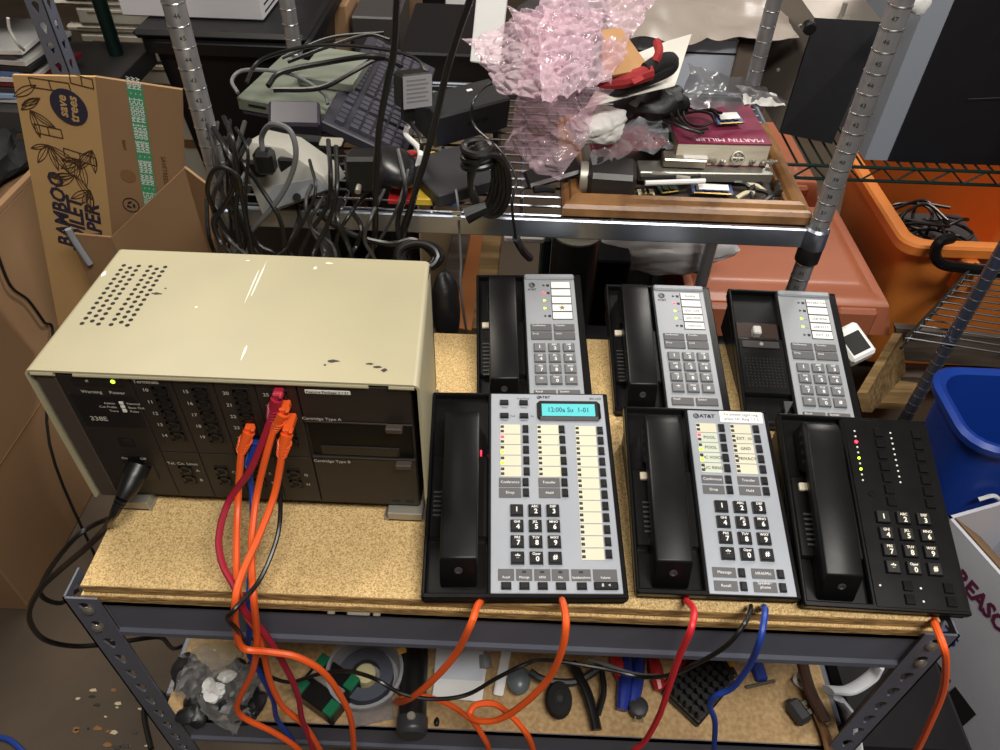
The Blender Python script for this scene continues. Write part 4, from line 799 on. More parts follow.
mb = MB(); sheet(mb, Z(692, 108, .25), Z(788, 104, .235), Z(760, 82, .27), Z(684, 64, .29), 40, 22, .016, 30, 8); mb.build('antistatic_bag', film('antistatic_film', (120, 120, 124), .55, .18, .4), label='grey translucent antistatic bag draped over the book', cat='bag')
mb = MB(); sheet(mb, Z(745, 104, .242), Z(787, 105, .238), Z(778, 94, .25), Z(738, 84, .262), 16, 8, .008, 50, 9); mb.build('white_bag_end', mat('white_bag', (214, 212, 208), .45), label='white torn bag end poking out beside rack post', cat='bag')
# sheet of paper, cardboard flap and red and black gloves
mb = MB(); sheet(mb, Z(585, 108, .28), Z(675, 86, .275), Z(692, 33, .31), Z(612, 60, .31), 20, 14, .006, 12, 2, sharp=.3); mb.build('paper_sheet', mat('cream_paper', (214, 210, 200), .7), label='creased cream paper sheet under the black and red gloves', cat='paper', thick=.0008)
gl = root('work_gloves', Z(640, 88, .28), 'folded black and red work gloves under the cardboard flap', 'gloves'); fleece = mat('black_fleece', (22, 21, 23), .9, bump=.4, bs=300); redc = mat('red_cloth', (150, 34, 38), .8, bump=.3, bs=300)
MB().tube([Z(598, 88, .288), Z(618, 90, .29), Z(645, 80, .295), Z(668, 70, .3), Z(672, 62, .31), Z(660, 62, .315), Z(645, 70, .315)], .011, 10, flat=.7, rf=lambda t: .8+.4*math.sin(t*3)).build('cuff', fleece, gl)
MB().tube([Z(600, 82, .3), Z(625, 80, .305), Z(650, 72, .31)], .011, 10).build('palm', redc, gl); MB().tube([Z(655, 62, .32), Z(659, 52, .33), Z(657, 42, .335)], .006, 8).build('finger', redc, gl)
lie('glove_label', 'small red cloth label on the black glove cuff', 'label', (Z(635, 84, .312), Z(645, 79, .312), Z(632, 79, .316)), .002, redc, bev=.0005)
kraft = mat('kraft_cardboard', (176, 134, 88), .8, var=.1, vs=20, bump=.05, bs=200); corr = mat('cardboard_edge', (120, 84, 50), .9, rgb2=(70, 46, 26), vs=400)
F, w_, d_ = frame3(Z(603, 77, .318), Z(650, 68, .315), Z(618, 28, .345)); r = root('cardboard_flap', F.translation, 'small tan cardboard piece lying against bubble wrap', 'cardboard')
MB().prism([(0, 0), (w_, 0), (w_*1.02, d_), (w_*.62, d_*1.02)], -.004, 0, M=F).build('sheet', kraft, r)
for k in range(16): MB().cyl((w_*(k+.5)/16, -.0004, -.002), (w_*(k+.5)/16, .003, -.002), .0013, n=6, M=F).build('flute', corr, r)
# black pouch, coils
mb = MB(); P = Z(656, 103, .23); blob(mb, (0, 0, 0), .05, .035, .025, fr=30, amp=.4, seed=2, n=24, M=TR(P.x, P.y, P.z, .2)); mb.build('black_pouch', mat('black_leather', (20, 20, 22), .5, bump=.3, bs=80), label='black soft pouch under the paper sheet', cat='pouch')
mb = MB(); P = Z(627, 108, .22); blob(mb, (0, 0, 0), .022, .022, .03, amp=.05, n=20, M=TR(P.x, P.y, P.z, .4, .5)); mb.build('black_mouse', mat('mouse_black', (30, 30, 33), .3), label='black rounded mouse behind the white plastic bag', cat='mouse')
for k in range(4):
    P = Z(690+4*k, 122-3*k, .225); cable('coiled_lead', 'thin black coiled lead lying left of the memory stick', [P+Vector((.038*math.cos(t)*(1-.08*k), .03*math.sin(t)*(1+.1*k), .006*math.sin(2*t+k))) for t in [i*math.pi/5 for i in range(9)]], .0021, black_j, 'coiled leads on the book', cat='cable')
# bubble wrap
def wrap(mb, P0, P1, P3, P2, nu, nv, amp, seed, pitch=.023):
    P0, P1, P2, P3 = map(Vector, (P0, P1, P2, P3)); N = (P1-P0).cross(P2-P0).normalized(); Lu, Lv = (P1-P0).length, (P2-P0).length
    def fn(u, v):
        a, b = u*Lu/pitch, v*Lv/(pitch*.87); j = round(b); i = round(a-.5*(j % 2)); dx, dy = a-(i+.5*(j % 2)), (b-j)*.87; d = math.hypot(dx, dy)/.44
        bub = .0072*math.sqrt(max(0, 1-d*d)) if d < 1 else 0
        p = (P0*(1-u)+P1*u)*(1-v)+(P2*(1-u)+P3*u)*v; q = p*16+Vector((seed*5., seed, 0))
        k = noise.noise(q)*.8-abs(noise.noise(q*1.7+Vector((3, 3, 3))))*.9+.3*noise.noise(q*4); e = Vector((noise.noise(q*1.3+Vector((1, 0, 5))), noise.noise(q*1.3+Vector((7, 2, 0))), 0))
        w2 = -abs(noise.noise(p*70+Vector((seed, 0, 0))))*.006+noise.noise(p*170)*.0022
        return p+N*(amp*k+bub*(.6+.4*noise.noise(q*2))+w2)+e*amp*.9
    mb.grid(nu, nv, fn)
pink = film('pink_bubble_film', (236, 210, 222), .25, .06, .42); mb = MB()
wrap(mb, Z(505, 150, .205), Z(556, 180, .185), Z(612, 92, .3), Z(528, 66, .33), 90, 120, .013, 1, .03)
wrap(mb, Z(498, 92, .29), Z(556, 100, .33), Z(572, -12, .37), Z(468, 40, .30), 100, 110, .012, 2)
wrap(mb, Z(540, 98, .335), Z(606, 84, .33), Z(662, -14, .35), Z(545, -22, .37), 100, 110, .012, 3)
wrap(mb, Z(525, 70, .31), Z(590, 80, .32), Z(600, 5, .37), Z(510, 10, .35), 90, 90, .012, 6)
mb.build('bubble_wrap', pink, label='crumpled pink bubble wrap heaped on the rack shelf', cat='bubble wrap')
lie('phone_shell', 'black plastic shell wedged under the bubble wrap bottom', 'plastic shell', (Z(528, 186, .16), Z(584, 170, .18), Z(540, 165, .17)), .01, black, bev=.004)
lie('paper_pad', 'white paper pad standing behind the bubble wrap', 'paper', (Y(470, 62, .93), Y(500, 66, .93), Y(466, -10, .97)), .01, white_pap)
mb = MB(); P = Z(545, 60, .2); blob(mb, (0, 0, 0), .09, .1, .07, fr=30, amp=.3, seed=7, n=28, M=TR(P.x+.02, P.y+.02, ZB+SZ+.085)); mb.build('dark_bag_heap', mat('charcoal_bag', (46, 42, 46), .6, bump=.3, bs=50), label='charcoal bag heaped underneath the bubble wrap', cat='bag')
P = Y(541, 190, .545); cable('ring_terminal_lead', 'grey shielded lead stub lying under bubble wrap on wires', [P+Vector((-.01, 0, 0)), P+Vector((.006, .004, 0)), P+Vector((.02, .002, 0))], .0055, black, cat='connector')
# ================================================================ left: cartons, papers, shelving
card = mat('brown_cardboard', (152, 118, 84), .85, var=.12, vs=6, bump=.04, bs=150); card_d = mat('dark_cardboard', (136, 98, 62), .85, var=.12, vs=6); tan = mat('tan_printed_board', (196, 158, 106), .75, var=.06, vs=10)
navy = mat('navy_ink', (44, 42, 62), .6); brn_ink = mat('brown_ink', (72, 48, 28), .7); grn_tape = mat('green_tape', (70, 156, 110), .4); blk2 = mat('print_black', (34, 30, 30), .7)
bx = root('large_carton', (-.86, .72, 0), 'large plain brown carton standing on floor left of bench', 'carton'); X1 = -.555
MB().box((-1.15, .404, .001), (X1, 1.04, .70), bev=.003).build('body', card, bx)
for a, b in ((.404, .72),): MB().box((X1-.002, .404, .32), (X1+.0012, 1.04, .323)).build('crease', card_d, bx)
MB().box((-1.15, 1.03, .70), (X1, 1.045, .73), bev=.002).build('rear_flap', card, bx); MB().box((X1-.012, .62, .70), (X1+.002, 1.04, .714), bev=.002).build('side_flap', card, bx)
MB().box((X1+.0002, .5, .5), (X1+.001, .66, .505)).build('tape_edge', card_d, bx)
cable('floor_lead', 'thin black lead hanging down the large brown carton', [X(-12, 245, -.56)+Vector((.012, 0, 0)), X(10, 285, -.545), X(28, 300, -.545), X(44, 322, -.545), X(53, 336, -.545), Vector((-.5, .62, .3)), Vector((-.44, .5, .006))], .003, black_j)
mb = MB(); P = X(8, 178, -.62); blob(mb, (0, 0, 0), .07, .12, .05, fr=40, amp=.4, seed=3, n=30, M=TR(P.x-.02, P.y-.02, .735)); mb.build('black_garment', mat('black_knit', (20, 21, 24), .85, bump=.5, bs=120), label='black knitted garment lying on the large carton', cat='garment')
lie('red_folder', 'dark red folder lying on the large carton', 'folder', (Vector((-.95, .95, .79)), Vector((-.70, 1.0, .78)), Vector((-.93, 1.12, .81))), .01, mat('red_folder', (130, 44, 44), .5))
# flattened printed carton standing in an open carton
st = root('printed_carton', (-.22, .8, .25), 'printed brown carton with save trees badge and green tape', 'carton')
A, B, C = Y(12, 75, .80), Y(95, 77, .785), Y(182, 90, .80); down = (Y(112, 235, .785)-Y(95, 77, .785)).normalized()*.55
def wall(name, a, b, m_, th=.006):
    n = (b-a).cross(-down).normalized(); a2, b2 = Vector(a), Vector(b); vs = [a2, b2, b2+down, a2+down]; vs += [p-n*th for p in vs]
    return MB().add(vs, [(0, 3, 2, 1), (4, 5, 6, 7), (0, 1, 5, 4), (1, 2, 6, 5), (2, 3, 7, 6), (3, 0, 4, 7)]).build(name, m_, st, fix=True)
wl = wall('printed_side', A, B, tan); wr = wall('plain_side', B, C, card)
nn_ = (B-A).cross(-down); FL = frame(B, (-down).cross(nn_), -down); FLn = FL @ Matrix.Translation((0, 0, .0008)); LW = (A-B).length
FRt = frame(B, (C-B).normalized(), -down) @ Matrix.Translation((0, 0, .0008)); RW = (C-B).length
def loc(u, v, F):                                         # pixel to position on a panel
    d = ray(u, v); n = Vector(F.col[2][:3]); o = F.translation; t = (o-CAM).dot(n)/d.dot(n); p = F.inverted() @ (CAM+d*t); return p.x, p.y
cx, cy = loc(69, 107, FLn); e = loc(87, 107, FLn); R_ = abs(e[0]-cx)
MB().cyl((cx, cy, -.0004), (cx, cy, .0014), R_, n=32, M=FLn).build('round_badge', navy, wl)
Q = FLn @ TR(cx, cy, .0018, math.pi/2); MB().text('save', 0, R_*.3, R_*.72, M=Q, bold=.03).text('trees', 0, -R_*.28, R_*.72, M=Q, bold=.03).build('badge_words', tan, wl)
mb = MB()
for s_, u, v, h in (('BAMBOO', 55, 172, .038), ('TOILET', 74, 197, .038), ('PAPER', 92, 204, .038)):
    x, y = loc(u, v, FLn); mb.text(s_, 0, 0, h, M=FLn @ TR(x, y, 0, math.pi/2), bold=.035, align='R')
mb.build('carton_words', navy, wl, kind='stuff')
mb = MB(); rnd = random.Random(2)
def leaf(u, v, L, a, w_=.2):
    x, y = loc(u, v, FLn); n = 9; d = Vector((math.cos(a), math.sin(a), 0)); s_ = Vector((-d.y, d.x, 0)); o = Vector((x, y, .0003)); up = [o+d*L*t/(n-1)+s_*L*w_*.5*math.sin(math.pi*t/(n-1)) for t in range(n)]; dn = [o+d*L*t/(n-1)-s_*L*w_*.5*math.sin(math.pi*t/(n-1)) for t in range(n)]
    if any(math.hypot(p.x-cx, p.y-cy) < R_*1.1 or p.x > -.002 or p.x < -LW+.002 or p.y > -.003 for p in up+dn): return
    mb.tube(up, .0007, 4, raw=True, M=FLn); mb.tube(dn, .0007, 4, raw=True, M=FLn); mb.tube([o, o+d*L*.5, o+d*L], .0005, 4, raw=True, M=FLn)
for u, v, n in ((48, 145, 5), (80, 160, 6), (82, 120, 4), (40, 98, 5), (36, 85, 4), (62, 82, 4), (90, 190, 5), (92, 150, 4), (30, 110, 3), (75, 175, 4), (88, 95, 3)):
    for k in range(n): leaf(u, v, .035+.02*rnd.random(), rnd.uniform(3.4, 6.0), .24)
for (u0, v0), (u1, v1) in (((35, 128), (62, 134)), ((64, 152), (96, 162)), ((30, 82), (70, 88)), ((70, 78), (93, 84))):
    a, b = Vector((*loc(u0, v0, FLn), .0003)), Vector((*loc(u1, v1, FLn), .0003)); s_ = Vector((-(b-a).y, (b-a).x, 0)).normalized()*.008
    for q in (s_, -s_): mb.tube([a+q, b+q], .0008, 4, raw=True, M=FLn)
    for t in (.0, .5, 1.): mb.tube([a+(b-a)*t+s_, a+(b-a)*t-s_], .0008, 4, raw=True, M=FLn)
mb.build('bamboo_drawing', brn_ink, wl, kind='stuff')
x0, _ = loc(133, 130, FRt); x1, _ = loc(148, 130, FRt)
tp = MB().box((x0, -.5, -.0004), (x1, -.002, .0002), M=FRt).build('green_tape', grn_tape, wr); mb = MB()
for k in range(3):
    x = x0+(x1-x0)*(.2+.3*k); mb.text('NAME  -  SAME GREAT PRODUCT  -  NEW NAME  -  SAME GREAT PRODUCT  -  NEW', 0, 0, .0085, M=FRt @ TR(x, -.165, .0005, math.pi/2), bold=.03, sp=1.1)
mb.v = [p for p in mb.v]; mb.build('tape_words', white_pap, tp, kind='stuff')
mb = MB(); x, y = loc(165, 175, FRt); mb.text('SAVETREES.CO', 0, 0, .011, M=FRt @ TR(x, y, 0, -math.pi/2)); x, y = loc(124, 145, FRt); mb.text('NAPS', 0, 0, .008, M=FRt @ TR(x, y, 0, -math.pi/2))
mb.build('small_print', brn_ink, wr, kind='stuff')
x, y = loc(131, 205, FRt); mb = MB()
for r0, m0 in ((.0135, 0),): mb.tube([(x+r0*math.cos(a), y+r0*math.sin(a)*1.05, 0) for a in [i*math.pi/12 for i in range(24)]], .0009, 4, closed=True, raw=True, M=FRt)
for k in range(3):
    a = k*2.094+.5; q = TR(x, y, .0002, a); mb.add([(-.004, .0035, 0), (.002, .0035, 0), (.002, .002, 0), (.0055, .0052, 0), (.002, .0085, 0), (.002, .007, 0), (-.002, .007, 0)], [(0, 1, 2, 3, 4, 5, 6)], 0, False, FRt @ q)
mb.build('recycling_mark', blk2, wr, kind='stuff')
x, y = loc(128, 176, FRt); MB().cyl((x, y, -.0003), (x, y, .0002), .013, n=24, M=FRt).build('oval_stamp', card_d, wr)
oc = root('open_carton', (-.22, .62, 0), 'open brown carton with raised flaps behind the control unit', 'carton')
a, b = Z(70, 232, -.06), Z(112, 236, -.055); c, e = Y(186, 166, b.y+.02), Y(207, 182, b.y-.01)
def flapwall(name, pts, m_, par, dn=-.4, th=.005):
    for i in range(len(pts)-1):
        p, q = Vector(pts[i]), Vector(pts[i+1]); n = (q-p).cross(Vector((0, 0, 1))).normalized()*th; d = Vector((0, 0, dn)); vs = [p, q, q+d, p+d]; vs += [v+n for v in vs]
        MB().add(vs, [(0, 1, 2, 3), (7, 6, 5, 4), (0, 4, 5, 1), (1, 5, 6, 2), (2, 6, 7, 3), (3, 7, 4, 0)]).build(name, m_, par, fix=True)
flapwall('side_wall', [a, b, c, e, Y(214, 240, b.y-.03)], card, oc, -.55)
wn = (b-a).cross(Vector((0, 0, 1))).normalized()
def wp(u, v): d = ray(u, v); return CAM+d*((a+wn*(.0115 if wn.y < 0 else -.0115)-CAM).dot(wn)/d.dot(wn))
cable('grey_hook', 'small grey plastic hanger poking out beside the cartons', [wp(68, 229), wp(73, 238), wp(82, 252), wp(90, 264)], .006, ps_f, cat='hanger')
# grey slotted shelving with papers, far left
gs = root('slotted_shelving', (-.7, 1.2, 0), 'blue grey slotted steel shelving at far left', 'shelving'); bl_g = mat('blue_grey_steel', (104, 108, 122), .5, metal=.2)
px, py = -.455, 1.1; mb = MB(); holed_strip(mb, TR(px-.036, py, 0), .036, 1.7, .0381, 0); holed_strip(mb, TR(px, py, 0, math.pi/2), .036, 1.7, .0381, 0); mb.build('post', bl_g, gs)
MB().box((-1.3, 1.1, 1.03), (-.46, 1.5, 1.09), bev=.003).build('upper_shelf', bl_g, gs); MB().box((-1.3, 1.1, .75), (-.46, 1.5, .80), bev=.003).build('lower_shelf', mat('dark_shelf', (58, 56, 56), .7), gs)
rnd = random.Random(9); cols = [(206, 204, 206), (150, 176, 206), (60, 58, 60), (120, 36, 40), (214, 212, 208), (90, 120, 170), (40, 40, 42), (196, 194, 190), (70, 70, 74), (222, 220, 216)]
nm = ['pale', 'light blue', 'black', 'dark red', 'white', 'blue', 'charcoal', 'off-white', 'slate', 'topmost white']
for k, c in enumerate(cols): MB().box((-.6, -.09, 0), (rnd.uniform(-.02, .02), .09, .010), bev=.001, M=TR(-.56, 1.22, .802+.0115*k, rnd.uniform(-.1, .06))).build('paper_folder', mat('folder_%d' % k, c, .5), label='%s folder in the paper stack at far left' % nm[k], cat='folder', group='folders stacked at far left')
cable('white_lead', 'thin white lead hanging at far left shelving', [Y(8, 18, 1.08), Y(10, 30, 1.08), Y(18, 44, 1.08), Y(24, 50, 1.1)], .003, white_j)
# dark green wire rack post, white cartons, black tote
gn = mat('green_epoxy', (26, 48, 44), .4, metal=.3); gp = root('green_rack', (-.5, 1.5, 0), 'dark green wire rack post behind the printed carton', 'shelving')
P = Y(112, 40, 1.42); MB().cyl((P.x, 1.42, .0), (P.x, 1.42, 1.9), .0165, n=14).build('post', gn, gp)
wc = mat('white_carton', (208, 202, 188), .7, var=.06, vs=8)
P = Y(70, 60, 1.62); zz = .0; tops = [Y(100, v, 1.62).z for v in (84, 62, 34, 26, 8, 2, -14, -40)]
for k, (w0, dx) in enumerate(((.36, .0), (.36, .02), (.30, .05), (.36, .02), (.26, .06), (.34, .0), (.3, .04), (.3, .02))):
    lo_, hi_ = (0 if k == 0 else tops[k-1]+.001), tops[k]
    bxx = root('archive_box', (P.x+.2, 1.8, lo_), '%s white archive box in the stack beside green post' % ('tall bottom', 'second lowest', 'third lowest', 'flat fourth', 'fifth', 'flat sixth', 'second topmost', 'topmost')[k], 'box', 'white archive boxes')
    MB().box((P.x+dx, 1.62, lo_+.001), (P.x+dx+w0, 2.0, hi_), bev=.006).build('body', wc, bxx); MB().box((P.x+dx+.03, 1.6188, lo_+(hi_-lo_)*.72), (P.x+dx+w0-.06, 1.62, lo_+(hi_-lo_)*.76)).build('lid_line', card_d, bxx)
    if k == 2: MB().text('F1800', P.x+dx+w0*.45, 0, .04, M=frame((0, 1.6185, lo_+(hi_-lo_)*.3), (1, 0, 0), (0, 0, 1)), bold=.03).build('carton_code', blk2, bxx)
tot_b = mat('black_tote_plastic', (20, 19, 22), .42, spec=.25); tt = root('black_tote', (-.2, 1.35, 0), 'black plastic tote with rim behind the rack left post', 'tote')
a, b = Y(143, 38, 1.2), Y(300, 36, 1.2); rz = ZB+.125
def rrect(x0, x1, y0, y1, r_, n=5):
    out = []
    for cx, cy, a0 in ((x1-r_, y0+r_, -90), (x1-r_, y1-r_, 0), (x0+r_, y1-r_, 90), (x0+r_, y0+r_, 180)):
        out += [(cx+r_*math.cos(math.radians(a0+90*k/n)), cy+r_*math.sin(math.radians(a0+90*k/n))) for k in range(n+1)]
    return out
def loft(mb, lv):
    n = len(lv[0]); vs = [p for L in lv for p in L]; mb.add(vs, [(i*n+k, i*n+(k+1) % n, (i+1)*n+(k+1) % n, (i+1)*n+k) for i in range(len(lv)-1) for k in range(n)], 0, True)
    mb.add(vs, [list(range((len(lv)-1)*n, len(lv)*n)), list(range(n))[::-1]]); return mb
def tote(par, x0, x1, y0, y1, z0, z1, m_, rim=.02, tap=.04, rim_h=.028):
    L = lambda o, z, r_: [(p[0], p[1], z) for p in rrect(x0-o, x1+o, y0-o, y1+o, r_)]
    loft(MB(), [L(-tap, z0, .03), L(-.003, z1-rim_h-.001, .04), L(-.003, z1-.004, .04), L(-.008, z1-.004, .038), L(-.008-tap, z0+.006, .028)]).build('tub', m_, par, fix=True)
    if rim:
        mb = MB(); lv = [L(-.002, z1-rim_h, .04), L(rim, z1-rim_h, .05), L(rim, z1-.006, .05), L(rim-.006, z1, .048), L(0, z1, .042), L(-.007, z1-.003, .04)]; n = len(lv[0]); vs = [p for q in lv for p in q]
        mb.add(vs, [(i*n+k, i*n+(k+1) % n, ((i+1) % 6)*n+(k+1) % n, ((i+1) % 6)*n+k) for i in range(6) for k in range(n)], 0, True); mb.build('rim', m_, par, fix=True)
tote(tt, a.x, b.x, 1.2, 1.62, .5, rz, tot_b, .015); MB().box((a.x-.015, 1.185, rz), (b.x+.015, 1.635, rz+.018), bev=.008).build('lid', tot_b, tt)
MB().box((a.x+.02, 1.21, .0), (b.x-.02, 1.6, .5), bev=.004).build('plinth_crate', mat('dark_brown_crate', (52, 42, 36), .8), label='dark brown crate under the black tote', cat='crate')
pb = root('paper_carton', ((a.x+b.x)/2, 1.4, rz+.02), 'white carton with printed lines sitting on black tote', 'carton')
MB().box((a.x-.06, 1.26, rz+.0195), (a.x+.24, 1.58, rz+.13), bev=.003).build('body', mat('white_carton_plain', (204, 202, 206), .6), pb)
for k in range(6): MB().box((a.x+.2402, 1.28, rz+.03+.014*k), (a.x+.2406, 1.56, rz+.034+.014*k)).build('printed_line', blk2, pb)
MB().box((a.x-.04, 1.2592, rz+.09), (a.x+.03, 1.26, rz+.11)).build('side_label', white_pap, pb)
# things at the back, seen between the posts
def simple(name, label, cat, u0, v0, u1, v1, y, d, m_, bev=.004, z0=None):
    A, B = Y(u0, v1, y), Y(u1, v0, y); lo = A.z if z0 is None else z0
    return MB().box((A.x, y, lo), (B.x, y+d, B.z), bev=bev).build(name, m_, label=label, cat=cat)
simple('back_carton', 'tan cardboard carton at back between hanging cables', 'carton', 352, -25, 392, 40, 1.75, .35, kraft, z0=.0); simple('grey_case', 'dark grey equipment case in front of tan carton', 'case', 355, 18, 398, 60, 1.5, .2, mat('dark_grey_case', (56, 54, 54), .5), z0=.0)
simple('wooden_post_box', 'brown narrow wooden box behind the hanging cable', 'box', 402, -25, 418, 45, 1.7, .25, mat('brown_wood', (112, 86, 62), .7), z0=.0)
simple('amplifier', 'black amplifier with a tan panel at the back', 'amplifier', 420, -18, 448, 60, 1.78, .3, tot_b, z0=.0); simple('leaning_plywood', 'light tan wooden panel leaning on the amplifier', 'panel', 421, 10, 438, 50, 1.762, .012, tan, z0=ZB-.12)
simple('black_stereo', 'black stereo unit stacked beside tan panel', 'stereo', 438, 28, 478, 50, 1.45, .3, black, z0=.0); simple('white_booklet', 'white booklet lying on the black stereo', 'booklet', 446, -4, 470, 20, 1.5, .1, white_pap)
simple('black_file_box', 'black file box behind the tote at left', 'box', 302, 4, 328, 60, 1.66, .4, black, z0=.0); simple('paper_bundle', 'torn brown paper bundle beside the file box', 'paper', 330, 5, 346, 48, 1.55, .2, card, z0=.3)
simple('dark_cabinet', 'dark steel cabinet filling the back behind the rack', 'cabinet', 150, -60, 470, 40, 2.3, .4, mat('dark_steel', (48, 46, 46), .5), z0=.0)
simple('black_bin_stack', 'black storage bin standing behind the docking station', 'bin', 400, 56, 500, 84, 1.12, .3, tot_b, z0=.0)
# ================================================================ right: cartons and equipment behind the rack
wb = mat('white_board', (196, 202, 214), .6); 
bx = root('white_equipment_carton', (.85, 1.2, 0), 'white carton with a brown edge behind the rack', 'carton'); a, b = Y(640, 30, 1.1), Y(742, 30, 1.1)
MB().box((a.x, 1.1, .455), (b.x, 1.5, a.z-.01), bev=.004).build('body', wb, bx); MB().box((b.x-.0001, 1.098, .455), (b.x+.05, 1.5, a.z-.02), bev=.003).build('brown_end', mat('taupe_board', (134, 118, 104), .7), bx)
q = Y(700, 52, 1.1); MB().box((a.x, 1.0985, q.z-.003), (b.x, 1.1005, q.z)).build('lid_seam', dark, bx)
mb = MB(); sheet(mb, Vector((a.x-.05, 1.06, a.z+.0)), Vector((b.x+.1, 1.07, a.z+.005)), Vector((b.x+.1, 1.5, a.z+.05)), Vector((a.x-.05, 1.5, a.z+.05)), 40, 20, .02, 12, 12); mb.build('plastic_dust_sheet', mat('taupe_plastic_sheet', (150, 140, 132), .35, bump=.2, bs=40), label='taupe plastic dust sheet over the white carton', cat='sheet', thick=.001)
simple('white_cupboard', 'pale cupboard side behind right rack post', 'cupboard', 752, 20, 790, 120, 1.46, .4, wb, z0=.445); simple('wooden_top_box', 'brown wooden board lying on top of dust sheet', 'board', 720, -14, 780, 6, 1.3, .3, mat('brown_wood', (112, 86, 62), .7))
# black faced amplifier standing on its side
T = None; P = Y(832, 143, 1.05); am = root('upright_amplifier', Y(806, 138, 1.05), 'black faced steel equipment case standing on edge', 'equipment case'); tp_m = mat('taupe_metal', (128, 120, 112), .45, metal=.4)
a, b, c, e = Y(780, 133, 1.05), Y(832, 144, 1.05), Y(884, 22, 1.1), Y(816, 18, 1.1); n = (b-a).cross(e-a).normalized(); dpt = -n*.006
def hexa(name, q, off, m_, par): q = [Vector(p) for p in q]; q += [p+off for p in q]; return MB().add(q, [(0, 1, 2, 3), (7, 6, 5, 4), (0, 4, 5, 1), (1, 5, 6, 2), (2, 6, 7, 3), (3, 7, 4, 0)]).build(name, m_, par, fix=True)
hexa('front_panel', [a, b, c, e], dpt, mat('satin_navy_black', (18, 18, 24), .5), am); back = Vector((-.05, .22, .05)); hexa('case', [a+dpt, b+dpt, c+dpt, e+dpt], back, tp_m, am)
for u, v in ((775, 100), (778, 70), (790, 40), (800, 26)): P = Y(u, v, 1.09); MB().lathe([(.004, 0), (.003, .002), (0, .0025)], 8, M=TR(P.x, P.y, P.z, 0, math.pi/2)).build('screw', zinc, am)
P = Y(808, 26, 1.08); MB().lathe([(.012, 0), (.012, .014), (.009, .017), (0, .017)], 14, M=TR(P.x, P.y, P.z, 0, math.pi/2)).build('rubber_foot', black, am); P = Y(842, 14, 1.12); MB().cyl((P.x, P.y, P.z-.02), (P.x, P.y, P.z+.02), .005, n=8).build('terminal', zinc, am)
# green wire shelf
gsh = root('green_wire_shelf', (1.4, 1.2, 0), 'dark green wire shelf with a zigzag truss edge at right', 'shelving'); gy, gz = .985, ZB+.005; x0, x1 = .965, 2.3
for dz, r_ in ((.0, .0035), (-.028, .0035)): MB().cyl((x0, gy, gz+dz), (x1, gy, gz+dz), r_, n=8).build('edge_wire', gn, gsh)
zig = []; k = 0
while x0+.034*k < x1: zig.append((x0+.034*k, gy, gz-(.028 if k % 2 else 0))); k += 1
MB().tube(zig, .0024, 6, raw=True).build('truss_wire', gn, gsh)
MB().cyl((x0, gy, gz-.014), (x0, gy+.45, gz-.014), .004, n=8).build('edge_wire', gn, gsh); MB().cyl((x0, gy+.45, gz), (x1, gy+.45, gz), .004, n=8).build('edge_wire', gn, gsh)
wme = MB().cyl((0, gy, 0), (0, gy+.45, 0), .0022, n=6, caps=False).mesh('deck_wire', [gn]); x = x0+.012
while x < x1: place('deck_wire', wme, gsh, Matrix.Translation((x, 0, gz+.002))); x += .0255
for x in (x1,): MB().cyl((x, gy, 0), (x, gy, 1.9), .0135, n=14).build('post', gn, gsh); MB().cyl((x, gy+.45, 0), (x, gy+.45, 1.9), .0135, n=14).build('post', gn, gsh)
for yy in (gy+.45,): MB().cyl((x0, yy, 0), (x0, yy, 1.9), .0135, n=14).build('post', gn, gsh)
# large black panelled case on it
a, b, e = Y(863, 156, gy+.03), Y(886, 157, gy+.03), Y(944, 0, gy+.06); lc = root('large_black_case', (1.4, 1.05, gz), 'large black panel with a pale grey side on green shelf', 'equipment case')
a2 = Vector((a.x, gy+.02, gz+.006)); up = Vector((.02, .03, .62)); b2 = a2+Vector((.045, 0, 0)); e2 = a2+Vector((.75, .0, 0))
hexa('grey_side', [a2, b2, b2+up, a2+up], Vector((.0, .25, -.01)), mat('pale_grey_steel', (150, 156, 168), .45, metal=.15), lc); hexa('black_face', [b2+Vector((.0003, -.004, 0)), e2, e2+up, b2+up], Vector((0, .25, -.01)), mat('satin_black_panel', (20, 20, 24), .45, bump=.02, bs=20), lc)
mb = MB(); mb.tube([b2+Vector((.1, -.004, .13)), b2+Vector((.18, -.003, .135)), b2+Vector((.25, -.002, .13))], .0006, 4); mb.build('scratch', mat('scratch_grey', (70, 70, 76), .6), lc); P = Y(918, 2, gy); 
mb = MB(); blob(mb, (P.x, P.y-.01, P.z+.0), .02, .01, .018, amp=.4, seed=3, n=14); mb.build('torn_label', white_pap, lc)
